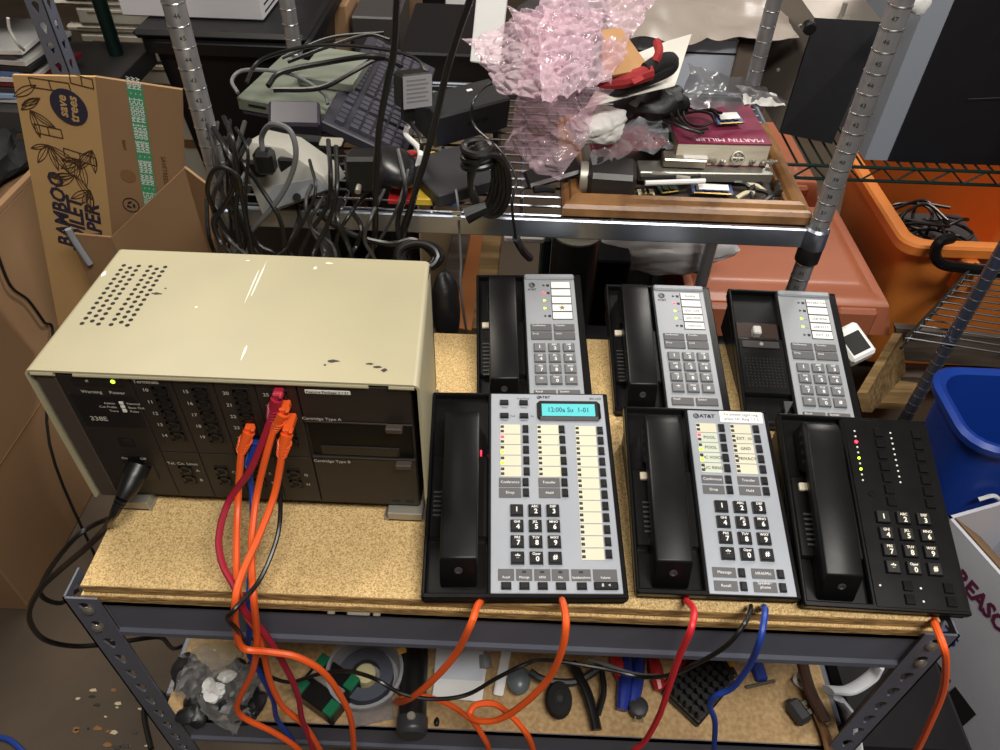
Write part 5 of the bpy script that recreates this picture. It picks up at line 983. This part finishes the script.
# orange tote with cables, salmon lidded totes
org = mat('orange_tote_plastic', (238, 140, 62), .45); org2 = mat('salmon_lid_plastic', (186, 112, 82), .38, var=.06, vs=6); gtb = mat('grey_tote_plastic', (104, 110, 118), .5)
ot = root('orange_tote', (1.75, 1.5, .05), 'open orange tote holding black cables under green shelf', 'tote'); tote(ot, 1.435, 2.03, 1.215, 1.72, .05, .5, org, .03, .05)
hd = MB().tube([Y(952, 238, 1.16), Y(940, 242, 1.14), Y(935, 254, 1.135), Y(942, 264, 1.13), Y(965, 268, 1.13), Y(1010, 274, 1.13)], .013, 8).build('handle', tot_b, ot)
MB().box((1.56, 1.165, .38), (1.60, 1.2, .47), bev=.006).build('handle_bracket', org, ot)
rnd = random.Random(21)
for k in range(8):
    c = Vector((1.56+.1*rnd.random(), 1.34+.16*rnd.random(), .385+.05*rnd.random())); ra, rb = rnd.uniform(.05, .1), rnd.uniform(.04, .09); cable('toted_cable', 'black cable lying loose inside the orange tote', [c+Vector((ra*math.cos(t*1.1+k), rb*math.sin(t*1.1+k)+.02*math.sin(2*t), .012*math.sin(1.7*t+k))) for t in range(7)], .0045, black_j, 'cables in the orange tote', cat='cable')
MB().box((1.47, 1.29, .06), (1.78, 1.6, .36), bev=.02).build('cable_pile', mat('charcoal_bag', (46, 42, 46), .6), label='dark bundle filling the orange tote bottom', cat='bundle')
def lidtote(label, x0, x1, y0, y1, z0, z1, zl, lidm, tub):
    t = root('lidded_tote', ((x0+x1)/2, (y0+y1)/2, z0), label, 'tote', 'lidded totes under the shelf'); tote(t, x0+.02, x1-.02, y0+.02, y1-.02, z0, z1, tub, .012, .03)
    def fn(u, v):
        x, y = x0+(x1-x0)*u, y0+(y1-y0)*v; m0 = min(u*(x1-x0), (1-u)*(x1-x0), v*(y1-y0), (1-v)*(y1-y0)); h = 0
        h = -.075*(1-min(1, m0/.022)) ; h += .022*max(0, min(1, (m0-.045)/.03)); return (x, y, zl+h)
    mb = MB(); mb.grid(48, 48, fn); mb.build('lid', lidm, t, thick=.003)
    for u in (.2, .8):
        x = x0+(x1-x0)*u; MB().box((x-.05, y0-.012, z1-.04), (x+.05, y0+.012, zl+.004), bev=.008).build('latch', lidm, t)
    for k in range(6): MB().box((x0+.08+.12*k, y0+.012, z1-.09), (x0+.12+.12*k, y0+.024, z1-.06), bev=.003).build('rib', tub, t)
lidtote('grey tote with salmon orange lid beside the orange tote', .86, 1.395, 1.06, 1.56, .0, .34, .395, org2, gtb)
lidtote('rear grey tote with a brown salmon lid', .84, 1.36, 1.6, 2.05, .0, .36, .42, org2, gtb)
mb = MB(); blob(mb, (0, 0, 0), .17, .05, .06, fr=34, amp=.28, seed=5, n=56, M=TR(.80, 1.09, .53)); mb.build('clear_plastic_bundle', mat('milky_plastic', (206, 204, 206), .35, bump=.4, bs=40), label='milky crumpled plastic bundle under the rack shelf right', cat='bundle')
MB().box((.62, 1.3, 0), (.84, 1.55, .45), bev=.01).build('grey_pail', mat('grey_pail_plastic', (128, 130, 142), .5), label='grey plastic crate under the rack beside totes', cat='crate')
# pallet wood
pine = mat('rough_pine', (170, 140, 92), .8, rgb2=(120, 94, 58), vs=8, stretch=(1, 8, 8), bump=.1, bs=80); gw = mat('grey_weathered_wood', (112, 100, 88), .85, rgb2=(78, 68, 60), vs=8, stretch=(1, 8, 8))
pal = root('wooden_pallet', (1.4, .95, 0), 'rough timber pallet with stacked boards between bench and totes', 'pallet')
def plank(q, off, m_): hexa('plank', q, Vector(off), m_, pal)
plank([Y(896, 328, 1.02), Y(1030, 342, 1.02), Y(1030, 370, 1.02), Y(900, 360, 1.02)], (0, .02, 0), gw); plank([Y(893, 333, 1.0), Y(897, 373, 1.0), Y(862, 412, .80), Y(857, 393, .80)], (.022, .0, 0), pine)
plank([Z(893, 362, -.62), Z(1010, 370, -.62), Z(1010, 382, -.62), Z(886, 376, -.62)], (0, 0, -.02), gw); plank([Z(884, 378, -.62), Z(925, 384, -.62), Z(915, 404, -.62), Z(862, 402, -.62)], (0, 0, -.02), pine)
for x in (.98, 1.12): MB().box((x, .66, .001), (x+.09, 1.02, .155), bev=.004).build('block', gw, pal)
# chrome rack at the right edge
cr = root('chrome_side_rack', (1.5, .85, 0), 'chrome wire rack post and shelf at the right edge', 'shelving'); P0, P1 = Z(1000, 275, -.3), Z(940, 372, -.42)
cpz = .48; a, b = Vector((1.30, .86, cpz)), Vector((1.57, 1.15, cpz)); 
for dz in (0, -.03): MB().cyl(a+Vector((0, 0, dz)), b+Vector((0, 0, dz)), .0035, n=8).build('edge_wire', chrome_w, cr)
zz_ = [a.lerp(b, k/16)+Vector((0, 0, -.03 if k % 2 else 0)) for k in range(17)]; MB().tube(zz_, .0024, 6, raw=True).build('truss_wire', chrome_w, cr)
s_ = Vector((.5, -.1, 0))
for k in range(14): p = a.lerp(b, k/13); MB().cyl(p, p+s_, .0022, n=6).build('deck_wire', chrome_w, cr)
for k in (0, .5, 1.): MB().cyl(a+s_*k, b+s_*k, .0035, n=6).build('cross_wire', chrome_w, cr)
pt, pb_ = Z(1003, 268, -.18), Z(938, 400, -.56); pxx = Vector((1.32, .80, 0)); 
post = MB().cyl((1.395, .86, 0), (1.395, .86, 1.9), .0135, n=16).build('post', mat('chrome_blue_reflection', (112, 120, 142), .3, metal=.8), cr); mb = MB()  # chrome post, blue reflection put into its base colour
for k in range(40): mb.tube([(1.395+.0137*math.cos(t), .86+.0137*math.sin(t), .06+.0254*k) for t in [i*math.pi/6 for i in range(12)]], .001, 4, closed=True, raw=True)
mb.build('groove_rings', gro, post, kind='stuff')
# blue bin
bb = root('blue_bin', (1.45, .65, 0), 'blue plastic recycling bin right of the bench', 'bin'); blue_p = mat('blue_bin_plastic', (22, 62, 158), .4)
lv = []; bx0, bx1, by0, by1 = 1.235, 1.60, .465, .645
for o, z, r_ in ((-.03, .16, .04), (0, .56, .05), (.014, .565, .06), (.016, .579, .06), (.008, .585, .055), (-.004, .579, .05), (-.035, .17, .04)): lv.append([(p[0], p[1], z) for p in rrect(bx0-o, bx1+o, by0-o, by1+o, r_)])
mb = loft(MB(), lv); mb.build('bin_shell', blue_p, bb, fix=True)
P = Y(990, 500, .46); MB().tube([P+Vector((-.02, 0, 0)), P+Vector((0, 0, .012)), P+Vector((.02, 0, .0))], .004, 6).build('recycling_arrow', white_pap, bb)
MB().box((1.25, .49, 0), (1.58, .64, .158), bev=.01).build('bin_stand', card_d, label='brown carton lid the blue bin stands on', cat='carton')
# printed grey carton at the right edge
pc2 = root('printed_grey_carton', (1.25, .3, 0), 'grey carton printed with purple and blue letters at right edge', 'carton'); gcm = mat('grey_printed_board', (204, 206, 216), .7, var=.05, vs=10)
t0, t1 = Z(946, 516, -.36), Z(1010, 600, -.36); t0 = Vector((1.195, .385, .49)); dirx = Vector((.16, -.46, 0)).normalized(); t1 = t0+dirx*.46; nrm = Vector((-dirx.y, dirx.x, 0))*1
hexa('front_wall', [t0, t1, t1-Vector((0, 0, .43)), t0-Vector((0, 0, .43))], nrm*.006, gcm, pc2); t2 = t0+nrm*.19
hexa('side_wall', [t0, t2, t2-Vector((0, 0, .43)), t0-Vector((0, 0, .43))], dirx*.006, gcm, pc2); hexa('rear_wall', [t2, t2+dirx*.46, t2+dirx*.46-Vector((0, 0, .43)), t2-Vector((0, 0, .43))], nrm*.006, gcm, pc2); hexa('inner_flap', [t0+nrm*.01, t1+nrm*.01, t1+nrm*.12-Vector((0, 0, .10)), t0+nrm*.12-Vector((0, 0, .10))], Vector((0, 0, -.004)), card, pc2)
FW = frame(t0, dirx, (0, 0, 1)) @ Matrix.Translation((0, 0, .001)); pur = mat('purple_ink', (104, 34, 72), .6); bli = mat('blue_ink', (44, 66, 150), .6)
MB().text('REASON', .135, -.072, .044, M=FW, bold=.04, sx=.8).build('purple_word', pur, pc2); MB().text('82 75', .10, -.19, .034, M=FW, bold=.03).build('blue_number', bli, pc2)
mb = MB()
for k in range(5): mb.box((.02, -.27-.012*k, 0), (.1-.01*(k % 2), -.274-.012*k, .0004), M=FW)
mb.build('fine_print', bli, pc2, kind='stuff')
MB().box((.12, -.33, 0), (.17, -.26, .0004), M=FW).box((.18, -.33, 0), (.23, -.26, .0004), M=FW).build('printed_icon', blk2, pc2)
# ================================================================ below the rack, behind the bench
creamp = mat('cream_panel', (206, 186, 150), .7, var=.05, vs=6)
MB().box((.24, 1.04, .0), (.40, 1.08, .88), bev=.004).build('cream_board', creamp, label='cream board leaning behind the control unit corner', cat='board')
for u0, v0, u1, v1, m_, lb in ((462, 238, 446, 310, gw, 'grey brown timber batten beside cream board'), (480, 238, 466, 310, mat('amber_wood', (176, 104, 40), .6), 'amber timber batten under the rack shelf'), (492, 238, 484, 310, pine, 'pale timber batten under the rack shelf')):
    a, b = Y(u0, v0, .9), Y(u1, v1, .8); F = frame(b, a-b, (1, 0, 0)); MB().box((-.04, -.02, -.012), ((a-b).length+.06, .02, .012), bev=.002, M=F).build('timber_batten', m_, label=lb, cat='timber')
rr = root('desk_fan_base', Y(575, 262, .9), 'dark metal cylinder with round top under the rack', 'cylinder'); P = Y(578, 246, .9)
MB().cyl((P.x, .945, .255), (P.x, .945, P.z), .05, n=28).build('barrel', mat('gun_metal', (60, 62, 66), .35, metal=.6), rr); MB().lathe([(.05, 0), (.05, .004), (.04, .005), (.036, .002), (0, .003)], 28, M=TR(P.x, .945, P.z)).build('rim', zinc, rr)
simple('green_pole_box', 'dark green narrow case under the rack shelf', 'case', 540, 240, 552, 275, .95, .1, gn, z0=.1); 
simple('motherboard_box', 'dark crate with white clips under rack middle', 'crate', 590, 262, 632, 300, 1.0, .2, tot_b, z0=.0); simple('white_keypad', 'white ribbed strip under the chrome shelf rail', 'strip', 504, 238, 545, 243, .88, .05, white_pap)
MB().box((.46, .62, .254), (.74, .87, .48), bev=.01).build('black_crate', tot_b, label='black crate standing under the wire rack', cat='crate'); 
cable('mains_plug_lead', 'dark plug lead hanging under the rail over rear telephones', [Y(516, 238, .5), Y(520, 246, .51), Y(524, 252, .53), Y(530, 258, .55)], .006, mat('drive_grey', (52, 52, 55), .5), cat='cable')
mb = MB(); P = Y(446, 308, .49); blob(mb, (0, 0, 0), .022, .03, .07, amp=.2, seed=9, n=24, M=TR(P.x, .49, P.z)); 
mb.build('black_bag', mat('black_leather', (20, 20, 22), .5), label='black soft bag behind the control unit right corner', cat='bag')
P = Z(852, 344, .03); wt = root('white_cable_tester', (P.x, P.y, ZB+ZT), 'small white device with dark screen beside rear right telephone', 'device')
F = TR(P.x, P.y, P.z, .5, .35, -.35); MB().box((-.018, -.026, -.014), (.02, .026, .010), bev=.004, M=F).build('body', white_pap, wt); MB().box((-.012, -.018, .0095), (.014, .012, .0108), M=F).build('screen', dark, wt)
# ================================================================ lower bench shelf
LZ = -.3112; LW_ = ZB+LZ
def low(u, v, dz=0.): return Z(u, v, LZ+dz)
# clear bag of black parts
rnd = random.Random(31); bagr = root('parts_bag', low(210, 700), 'clear plastic bag of black parts at left end of lower shelf', 'bag')
lump = mat('black_parts', (24, 24, 27), .4)
for k in range(20):
    P = low(rnd.uniform(185, 255), rnd.uniform(662, 714), .012); mb = MB(); blob(mb, (0, 0, 0), .022, .016, .011, amp=.4, seed=k, n=14, M=TR(P.x, P.y, P.z, rnd.uniform(0, 3), rnd.uniform(-.4, .4))); mb.build('black_part', lump, bagr)
for k in range(4): P = low(rnd.uniform(195, 245), rnd.uniform(675, 705), .028); mb = MB(); blob(mb, (0, 0, 0), .012, .009, .006, amp=.5, seed=k+20, n=12, M=TR(P.x, P.y, P.z, rnd.uniform(0, 3))); mb.build('white_part', white_pap, bagr)
P = low(215, 655, .014); mb = MB(); blob(mb, (0, 0, 0), .035, .02, .012, amp=.4, seed=40, n=16, M=TR(P.x, P.y, P.z)); mb.build('tan_part', mat('tan_paper', (176, 156, 120), .8), bagr)
mb = MB(); sheet(mb, low(172, 690, .03), low(236, 736, .012), low(262, 668, .05), low(198, 640, .05), 60, 60, .014, 45, 21); mb.build('bag_film', film('parts_bag_film', (232, 230, 228), .07, .05, .4), bagr)
mb = MB(); sheet(mb, low(168, 685, .01), low(232, 734, .006), low(275, 690, .02), low(205, 645, .03), 40, 40, .01, 50, 25); mb.build('bag_film', MATS['parts_bag_film'], bagr)
# terminal block box with green ends
r, F, w_, d_ = lie('terminal_unit', 'black flat unit with green terminal ends on lower shelf', 'electronics', (low(292, 690, .03), low(330, 718, .03), low(318, 650, .03)), .028, black, kids='body'); gpl = mat('green_terminal', (20, 110, 74), .45)
for x, y in ((.0, .0), (w_-.014, .0), (.0, d_-.02), (w_-.014, d_-.02)): MB().box((x, y, -.006), (x+.014, y+.02, .004), bev=.001, M=F).build('terminal', gpl, r)
MB().box((w_*.1, d_*.45, 0), (w_*.9, d_*.62, .003), M=F).build('metal_strip', zinc, r)
# translucent round tub
P = low(366, 688, .0); tb = root('round_tub', P, 'translucent round plastic tub with a cream hub', 'tub'); milky = film('milky_tub', (206, 208, 212), .45, .2, .3)
MB().lathe([(.044, 0), (.05, .03), (.052, .03), (.052, .034), (.048, .034), (.043, .004), (0, .004)], 36, M=TR(P.x, P.y+.01, P.z+.0005, 0)).build('bowl', milky, tb); MB().lathe([(.037, .006), (.037, .022), (.02, .022), (.02, .006)], 32, M=TR(P.x, P.y+.01, P.z), closed=True).build('dark_ring', mat('tub_grey', (74, 78, 90), .5), tb); MB().lathe([(.014, .006), (.014, .024), (.012, .026), (0, .026)], 24, M=TR(P.x, P.y+.01, P.z)).build('hub', mat('cream_hub', (206, 196, 150), .5), tb)
lie('plastic_wrapper', 'clear crumpled wrapper under the round tub', 'wrapper', (low(350, 728, .004), low(395, 718, .004), low(348, 705, .006)), .003, foil, bev=0)
lie('yellow_tag', 'small yellow tag beside the round tub', 'tag', (low(399, 655, .04), low(407, 652, .04), low(398, 648, .045)), .003, mat('yellow_tag', (220, 170, 40), .5), bev=.0005)
# black torch
a, b = low(415, 640, .022), low(412, 722, .022); tc = root('torch', low(412, 722), 'black cylindrical torch lying on lower shelf beside round tub', 'torch')
MB().tube([a, (a+b)/2, b], .0185, 16).build('barrel', black, tc); d = (b-a).normalized(); MB().tube([b-d*.004, b+d*.012, b+d*.018], .0205, 16, rf=lambda t: 1 if t < .5 else 1.2-.4*t).build('head', mat('torch_grey', (50, 50, 54), .4), tc)
MB().lathe([(.006, 0), (.005, .002), (0, .002)], 10, M=frame(b+Vector((0, 0, .0195)), (1, 0, 0), (0, 1, 0))).build('button', zinc, tc)
# papers
F3 = (low(432, 696, .006), low(482, 702, .006), low(434, 648, .006)); lie('folded_paper', 'white folded paper sheet on lower shelf', 'paper', F3, .002, white_pap, bev=0)
lie('folded_paper_half', 'upper half of white folded paper leaning back', 'paper', (low(434, 678, .008), low(482, 681, .008), low(435, 645, .03)), .001, mat('pale_card', (198, 204, 214), .6), bev=0)
lie('white_stick', 'white flat plastic strip standing beside the paper', 'strip', (low(493, 694, .01), low(503, 696, .01), low(490, 645, .012)), .003, white_pap)
MB().tube([low(484, 655, .02), low(486, 668, .015)], .009, 14).build('tape_roll', mat('roll_grey', (130, 134, 140), .4), label='small grey roll beside the white paper', cat='roll')
P = low(519, 680, .014); mb = MB(); blob(mb, (0, 0, 0), .016, .02, .012, amp=.02, n=24, M=TR(P.x, P.y, P.z)); mb.build('grey_mouse', mat('slate_plastic', (96, 104, 108), .35), label='small slate grey rounded device on lower shelf', cat='device')
P = low(437, 722, .004); mb = MB(); blob(mb, (0, 0, 0), .004, .006, .003, amp=.3, n=12, M=TR(P.x, P.y, P.z)); mb.build('black_pebble', black, label='small black pad lying beside the torch', cat='pad')
# headset
hs_ = root('headset', low(560, 705), 'black headset with foam ear cushion on lower shelf', 'headset'); P = low(559, 700, .018)
MB().lathe([(.004, .014), (.009, .016), (.018, .012), (.021, .0), (.018, -.012), (.0, -.014)], 24, M=TR(P.x, P.y, P.z, 0, .25) @ Matrix.Diagonal((.85, 1.15, 1, 1))).build('ear_cushion', mat('foam_black', (22, 22, 23), .9), hs_); MB().lathe([(.0042, .0143), (.0, .012)], 12, M=TR(P.x, P.y, P.z, 0, .25)).build('ear_hole', dark, hs_)
MB().tube([low(572, 662, .03), low(586, 690, .02), low(593, 712, .012), low(597, 730, .008)], .0095, 10, flat=.6).build('boom', black, hs_); MB().tube([low(530, 672, .02), low(545, 680, .02), low(575, 682, .02), low(600, 668, .025)], .0055, 8).build('headband', mat('drive_grey', (52, 52, 55), .5), hs_); MB().tube([low(600, 662, .03), low(604, 690, .02), low(598, 715, .012)], .004, 8).build('strap', black, hs_)
cable('braided_lead', 'grey braided lead crossing behind the bench beam', [Y(588, 658, .03), Y(610, 666, .03), Y(635, 674, .03), Y(660, 676, .04)], .0024, grey_j)
# tools with red and blue handles
for lb, u0, v0, u1, v1, c in (('red handled screwdriver under the bench beam', 614, 652, 622, 680, (190, 34, 36)), ('blue handled pliers lying on lower shelf', 628, 655, 622, 710, (34, 52, 140)), ('second blue handle of pliers near black connector', 640, 658, 632, 708, (34, 52, 140)), ('red tool handle beside the bit block', 652, 652, 660, 690, (170, 30, 34))):
    t = root('hand_tool', low(u1, v1), lb, 'tool'); MB().tube([low(u0, v0, .012), low((u0+u1)/2, (v0+v1)/2, .014), low(u1, v1, .01)], .009, 10, rf=lambda q: .8+.3*math.sin(q*3.1)).build('handle', mat('handle_%d_%d' % (c[0], c[2]), c, .35), t); MB().tube([low(u0, v0, .012), low(u0+(u0-u1)*.3, v0+(v0-v1)*.4, .012)], .003, 6).build('shaft', zinc, t)
P = low(638, 708, .01); cn = root('round_connector', P, 'dark round connector with silver pins on lower shelf', 'connector'); MB().lathe([(.011, 0), (.013, .004), (.013, .016), (.010, .018), (0, .018)], 18, M=TR(P.x, P.y, P.z-.009)).build('shell', mat('drive_grey', (52, 52, 55), .5), cn)
for k in (-1, 1): MB().cyl((P.x+.005*k, P.y-.008, P.z), (P.x+.005*k, P.y-.018, P.z), .0012, n=6).build('pin', zinc, cn)
# bit block
F, w_, d_ = frame3(low(662, 690, .018), low(710, 736, .012), low(690, 650, .022)); w_, d_ = .062, .085; bt = root('bit_block', F.translation, 'black block holding rows of driver bits on lower shelf', 'tool holder')
MB().box((0, 0, -.012), (w_, d_, 0), bev=.002, M=F).build('block', black, bt); MB().box((-.004, .0, -.0115), (0, d_*.8, -.001), bev=.001, M=F).build('red_edge', mat('red_edge', (150, 24, 28), .4), bt); pm = MB().cyl((0, 0, 0), (0, 0, .014), .0042, n=10).mesh('bit', [mat('bit_black', (30, 30, 32), .35)])
for i in range(6):
    for j in range(7): place('bit', pm, bt, F @ Matrix.Translation((.007+.0096*i, .008+.0114*j, 0)))
t = root('yellow_grip_tool', low(730, 670), 'black and yellow gripped cutter beside the bit block', 'tool'); MB().tube([low(718, 655, .014), low(732, 678, .014)], .010, 10).build('grip', black, t); MB().tube([low(730, 661, .024), low(733, 666, .024)], .005, 8).build('yellow_inlay', mat('yellow_tag', (220, 170, 40), .5), t)
lie('blue_clip', 'blue plastic clip lying on lower shelf', 'clip', (low(757, 680, .01), low(769, 679, .01), low(753, 662, .012)), .01, mat('blue_clip', (34, 60, 150), .4)); lie('flat_file', 'short flat steel piece lying beside blue clip', 'steel piece', (low(746, 689, .005), low(777, 682, .005), low(746, 685, .006)), .004, mat('dull_steel', (110, 104, 96), .5, metal=.5))
# two pin plug
pl2 = root('loose_plug', low(800, 712), 'black two pin plug lying alone on lower shelf', 'plug'); F = frame(low(797, 714, .004), low(812, 706, .004)-low(797, 714, .004), (0, 1, 0)); MB().box((-.012, -.016, 0), (.008, .016, .018), bev=.004, M=F).build('body', mat('drive_grey', (52, 52, 55), .5), pl2)
for k in (-1, 1): MB().box((.008, .006*k-.003, .006), (.026, .006*k+.003, .0076), M=F).build('pin', zinc, pl2)
# leather strap, white plastic
MB().tube([low(800, 655, .03), low(810, 690, .02), low(822, 714, .01), low(826, 722, .008)], .016, 10, flat=.35).build('brown_strap', mat('brown_leather', (64, 44, 34), .4), label='dark brown leather strap hanging at right shelf end', cat='strap'); MB().tube([low(818, 716, .004), low(826, 735, .004), low(832, 760, .004)], .014, 10, flat=.3).build('tan_strap', mat('tan_leather', (112, 80, 50), .5), label='tan wooden slat under the leather strap', cat='slat')
MB().tube([low(800, 672, .02), low(795, 680, .01), low(803, 688, .008)], .003, 6).build('white_clip', white_pap, label='small white clip beside leather strap', cat='clip')
wpl = mat('white_moulded_plastic', (206, 208, 214), .4)
MB().tube([low(828, 690, .03), low(850, 690, .02), low(872, 676, .03), low(880, 664, .05)], .012, 10, flat=.4).build('white_plastic_hoop', wpl, label='white curved plastic moulding behind the right bench post', cat='plastic hoop'); MB().tube([low(838, 698, .0), low(850, 715, -.03), low(856, 745, -.06), low(858, 775, -.08)], .012, 10, flat=.4).build('white_plastic_hoop', wpl, label='white curved plastic strip inside right bench post', cat='plastic hoop')
MB().box((.95, .02, .0), (1.12, .3, .43), bev=.01).build('plastic_panel_crate', tot_b, label='black crate on floor behind right bench post', cat='crate')
# grey computer case right of bench
pcx = root('computer_case', (1.05, -.1, 0), 'dark grey steel computer case on floor right of bench', 'computer case'); pcm = mat('dark_case_steel', (84, 84, 90), .4, metal=.5)
MB().box((.93, -.36, .001), (1.14, -.03, .34), bev=.006).build('case', pcm, pcx); mb = MB(); rnd = random.Random(4)
for i in range(6):
    for j in range(9): MB().cyl((.948+.03*i, -.34+.034*j, .3395), (.948+.03*i, -.34+.034*j, .3404), .006, n=10).build('vent_hole', dark, pcx)
MB().tube([(1.15, -.03, .30), (1.17, -.10, .36), (1.19, -.22, .38), (1.2, -.36, .36)], .022, 10, flat=.35).build('grey_handle_strip', mat('putty_strip', (150, 148, 144), .5), label='pale grey curved strip beside the computer case', cat='strip')
# floor litter
rnd = random.Random(17); deb = mat('litter_cream', (196, 182, 150), .8)
for k in range(26):
    P = Z(rnd.uniform(75, 170), rnd.uniform(690, 760), -.8); s_ = rnd.uniform(.004, .014); mb = MB(); a0 = rnd.uniform(0, 6); mb.add([(P.x+s_*.7*rnd.uniform(.4, 1)*math.cos(a0+q*1.256)*1.5, P.y+s_*.5*rnd.uniform(.4, 1)*math.sin(a0+q*1.256), .0015) for q in range(5)], [(0, 1, 2, 3, 4)]); mb.build('litter_scrap', rnd.choice((deb, deb, card_d, black)), label='small torn scrap on the concrete floor', cat='scrap', group='scraps on the floor', thick=.001)
cable('floor_cable', 'dark cable lying on floor behind left bench post', [Z(170, 700, -.8)+Vector((0, 0, .006)), Z(150, 690, -.8)+Vector((0, 0, .006)), Z(145, 715, -.8)+Vector((0, 0, .006)), Z(152, 750, -.8)+Vector((0, 0, .006))], .005, black_j); cable('blue_floor_cable', 'blue cable lying on floor at lower left corner', [Z(-20, 738, -.8)+Vector((0, 0, .005)), Z(8, 740, -.8)+Vector((0, 0, .005)), Z(28, 756, -.8)+Vector((0, 0, .005))], .005, blue_j)
MB().box((-1.0, -.1, .001), (-.62, .26, .16), bev=.004).build('small_carton', card, label='small brown carton at the lower left corner', cat='carton')
for u, v, lb in ((333, 617, 'leftmost'), (360, 618, 'middle long'), (378, 619, 'rightmost')):
    P = Y(u, v, .004); MB().box((P.x-(.012 if 'long' in lb else .004), .0005, ZB-.0118), (P.x+(.012 if 'long' in lb else .004), .0042, ZB-.009), bev=.001).build('metal_scrap', zinc, label='%s of three silver bits on the front beam ledge' % lb, cat='scrap', group='silver bits on the beam ledge')
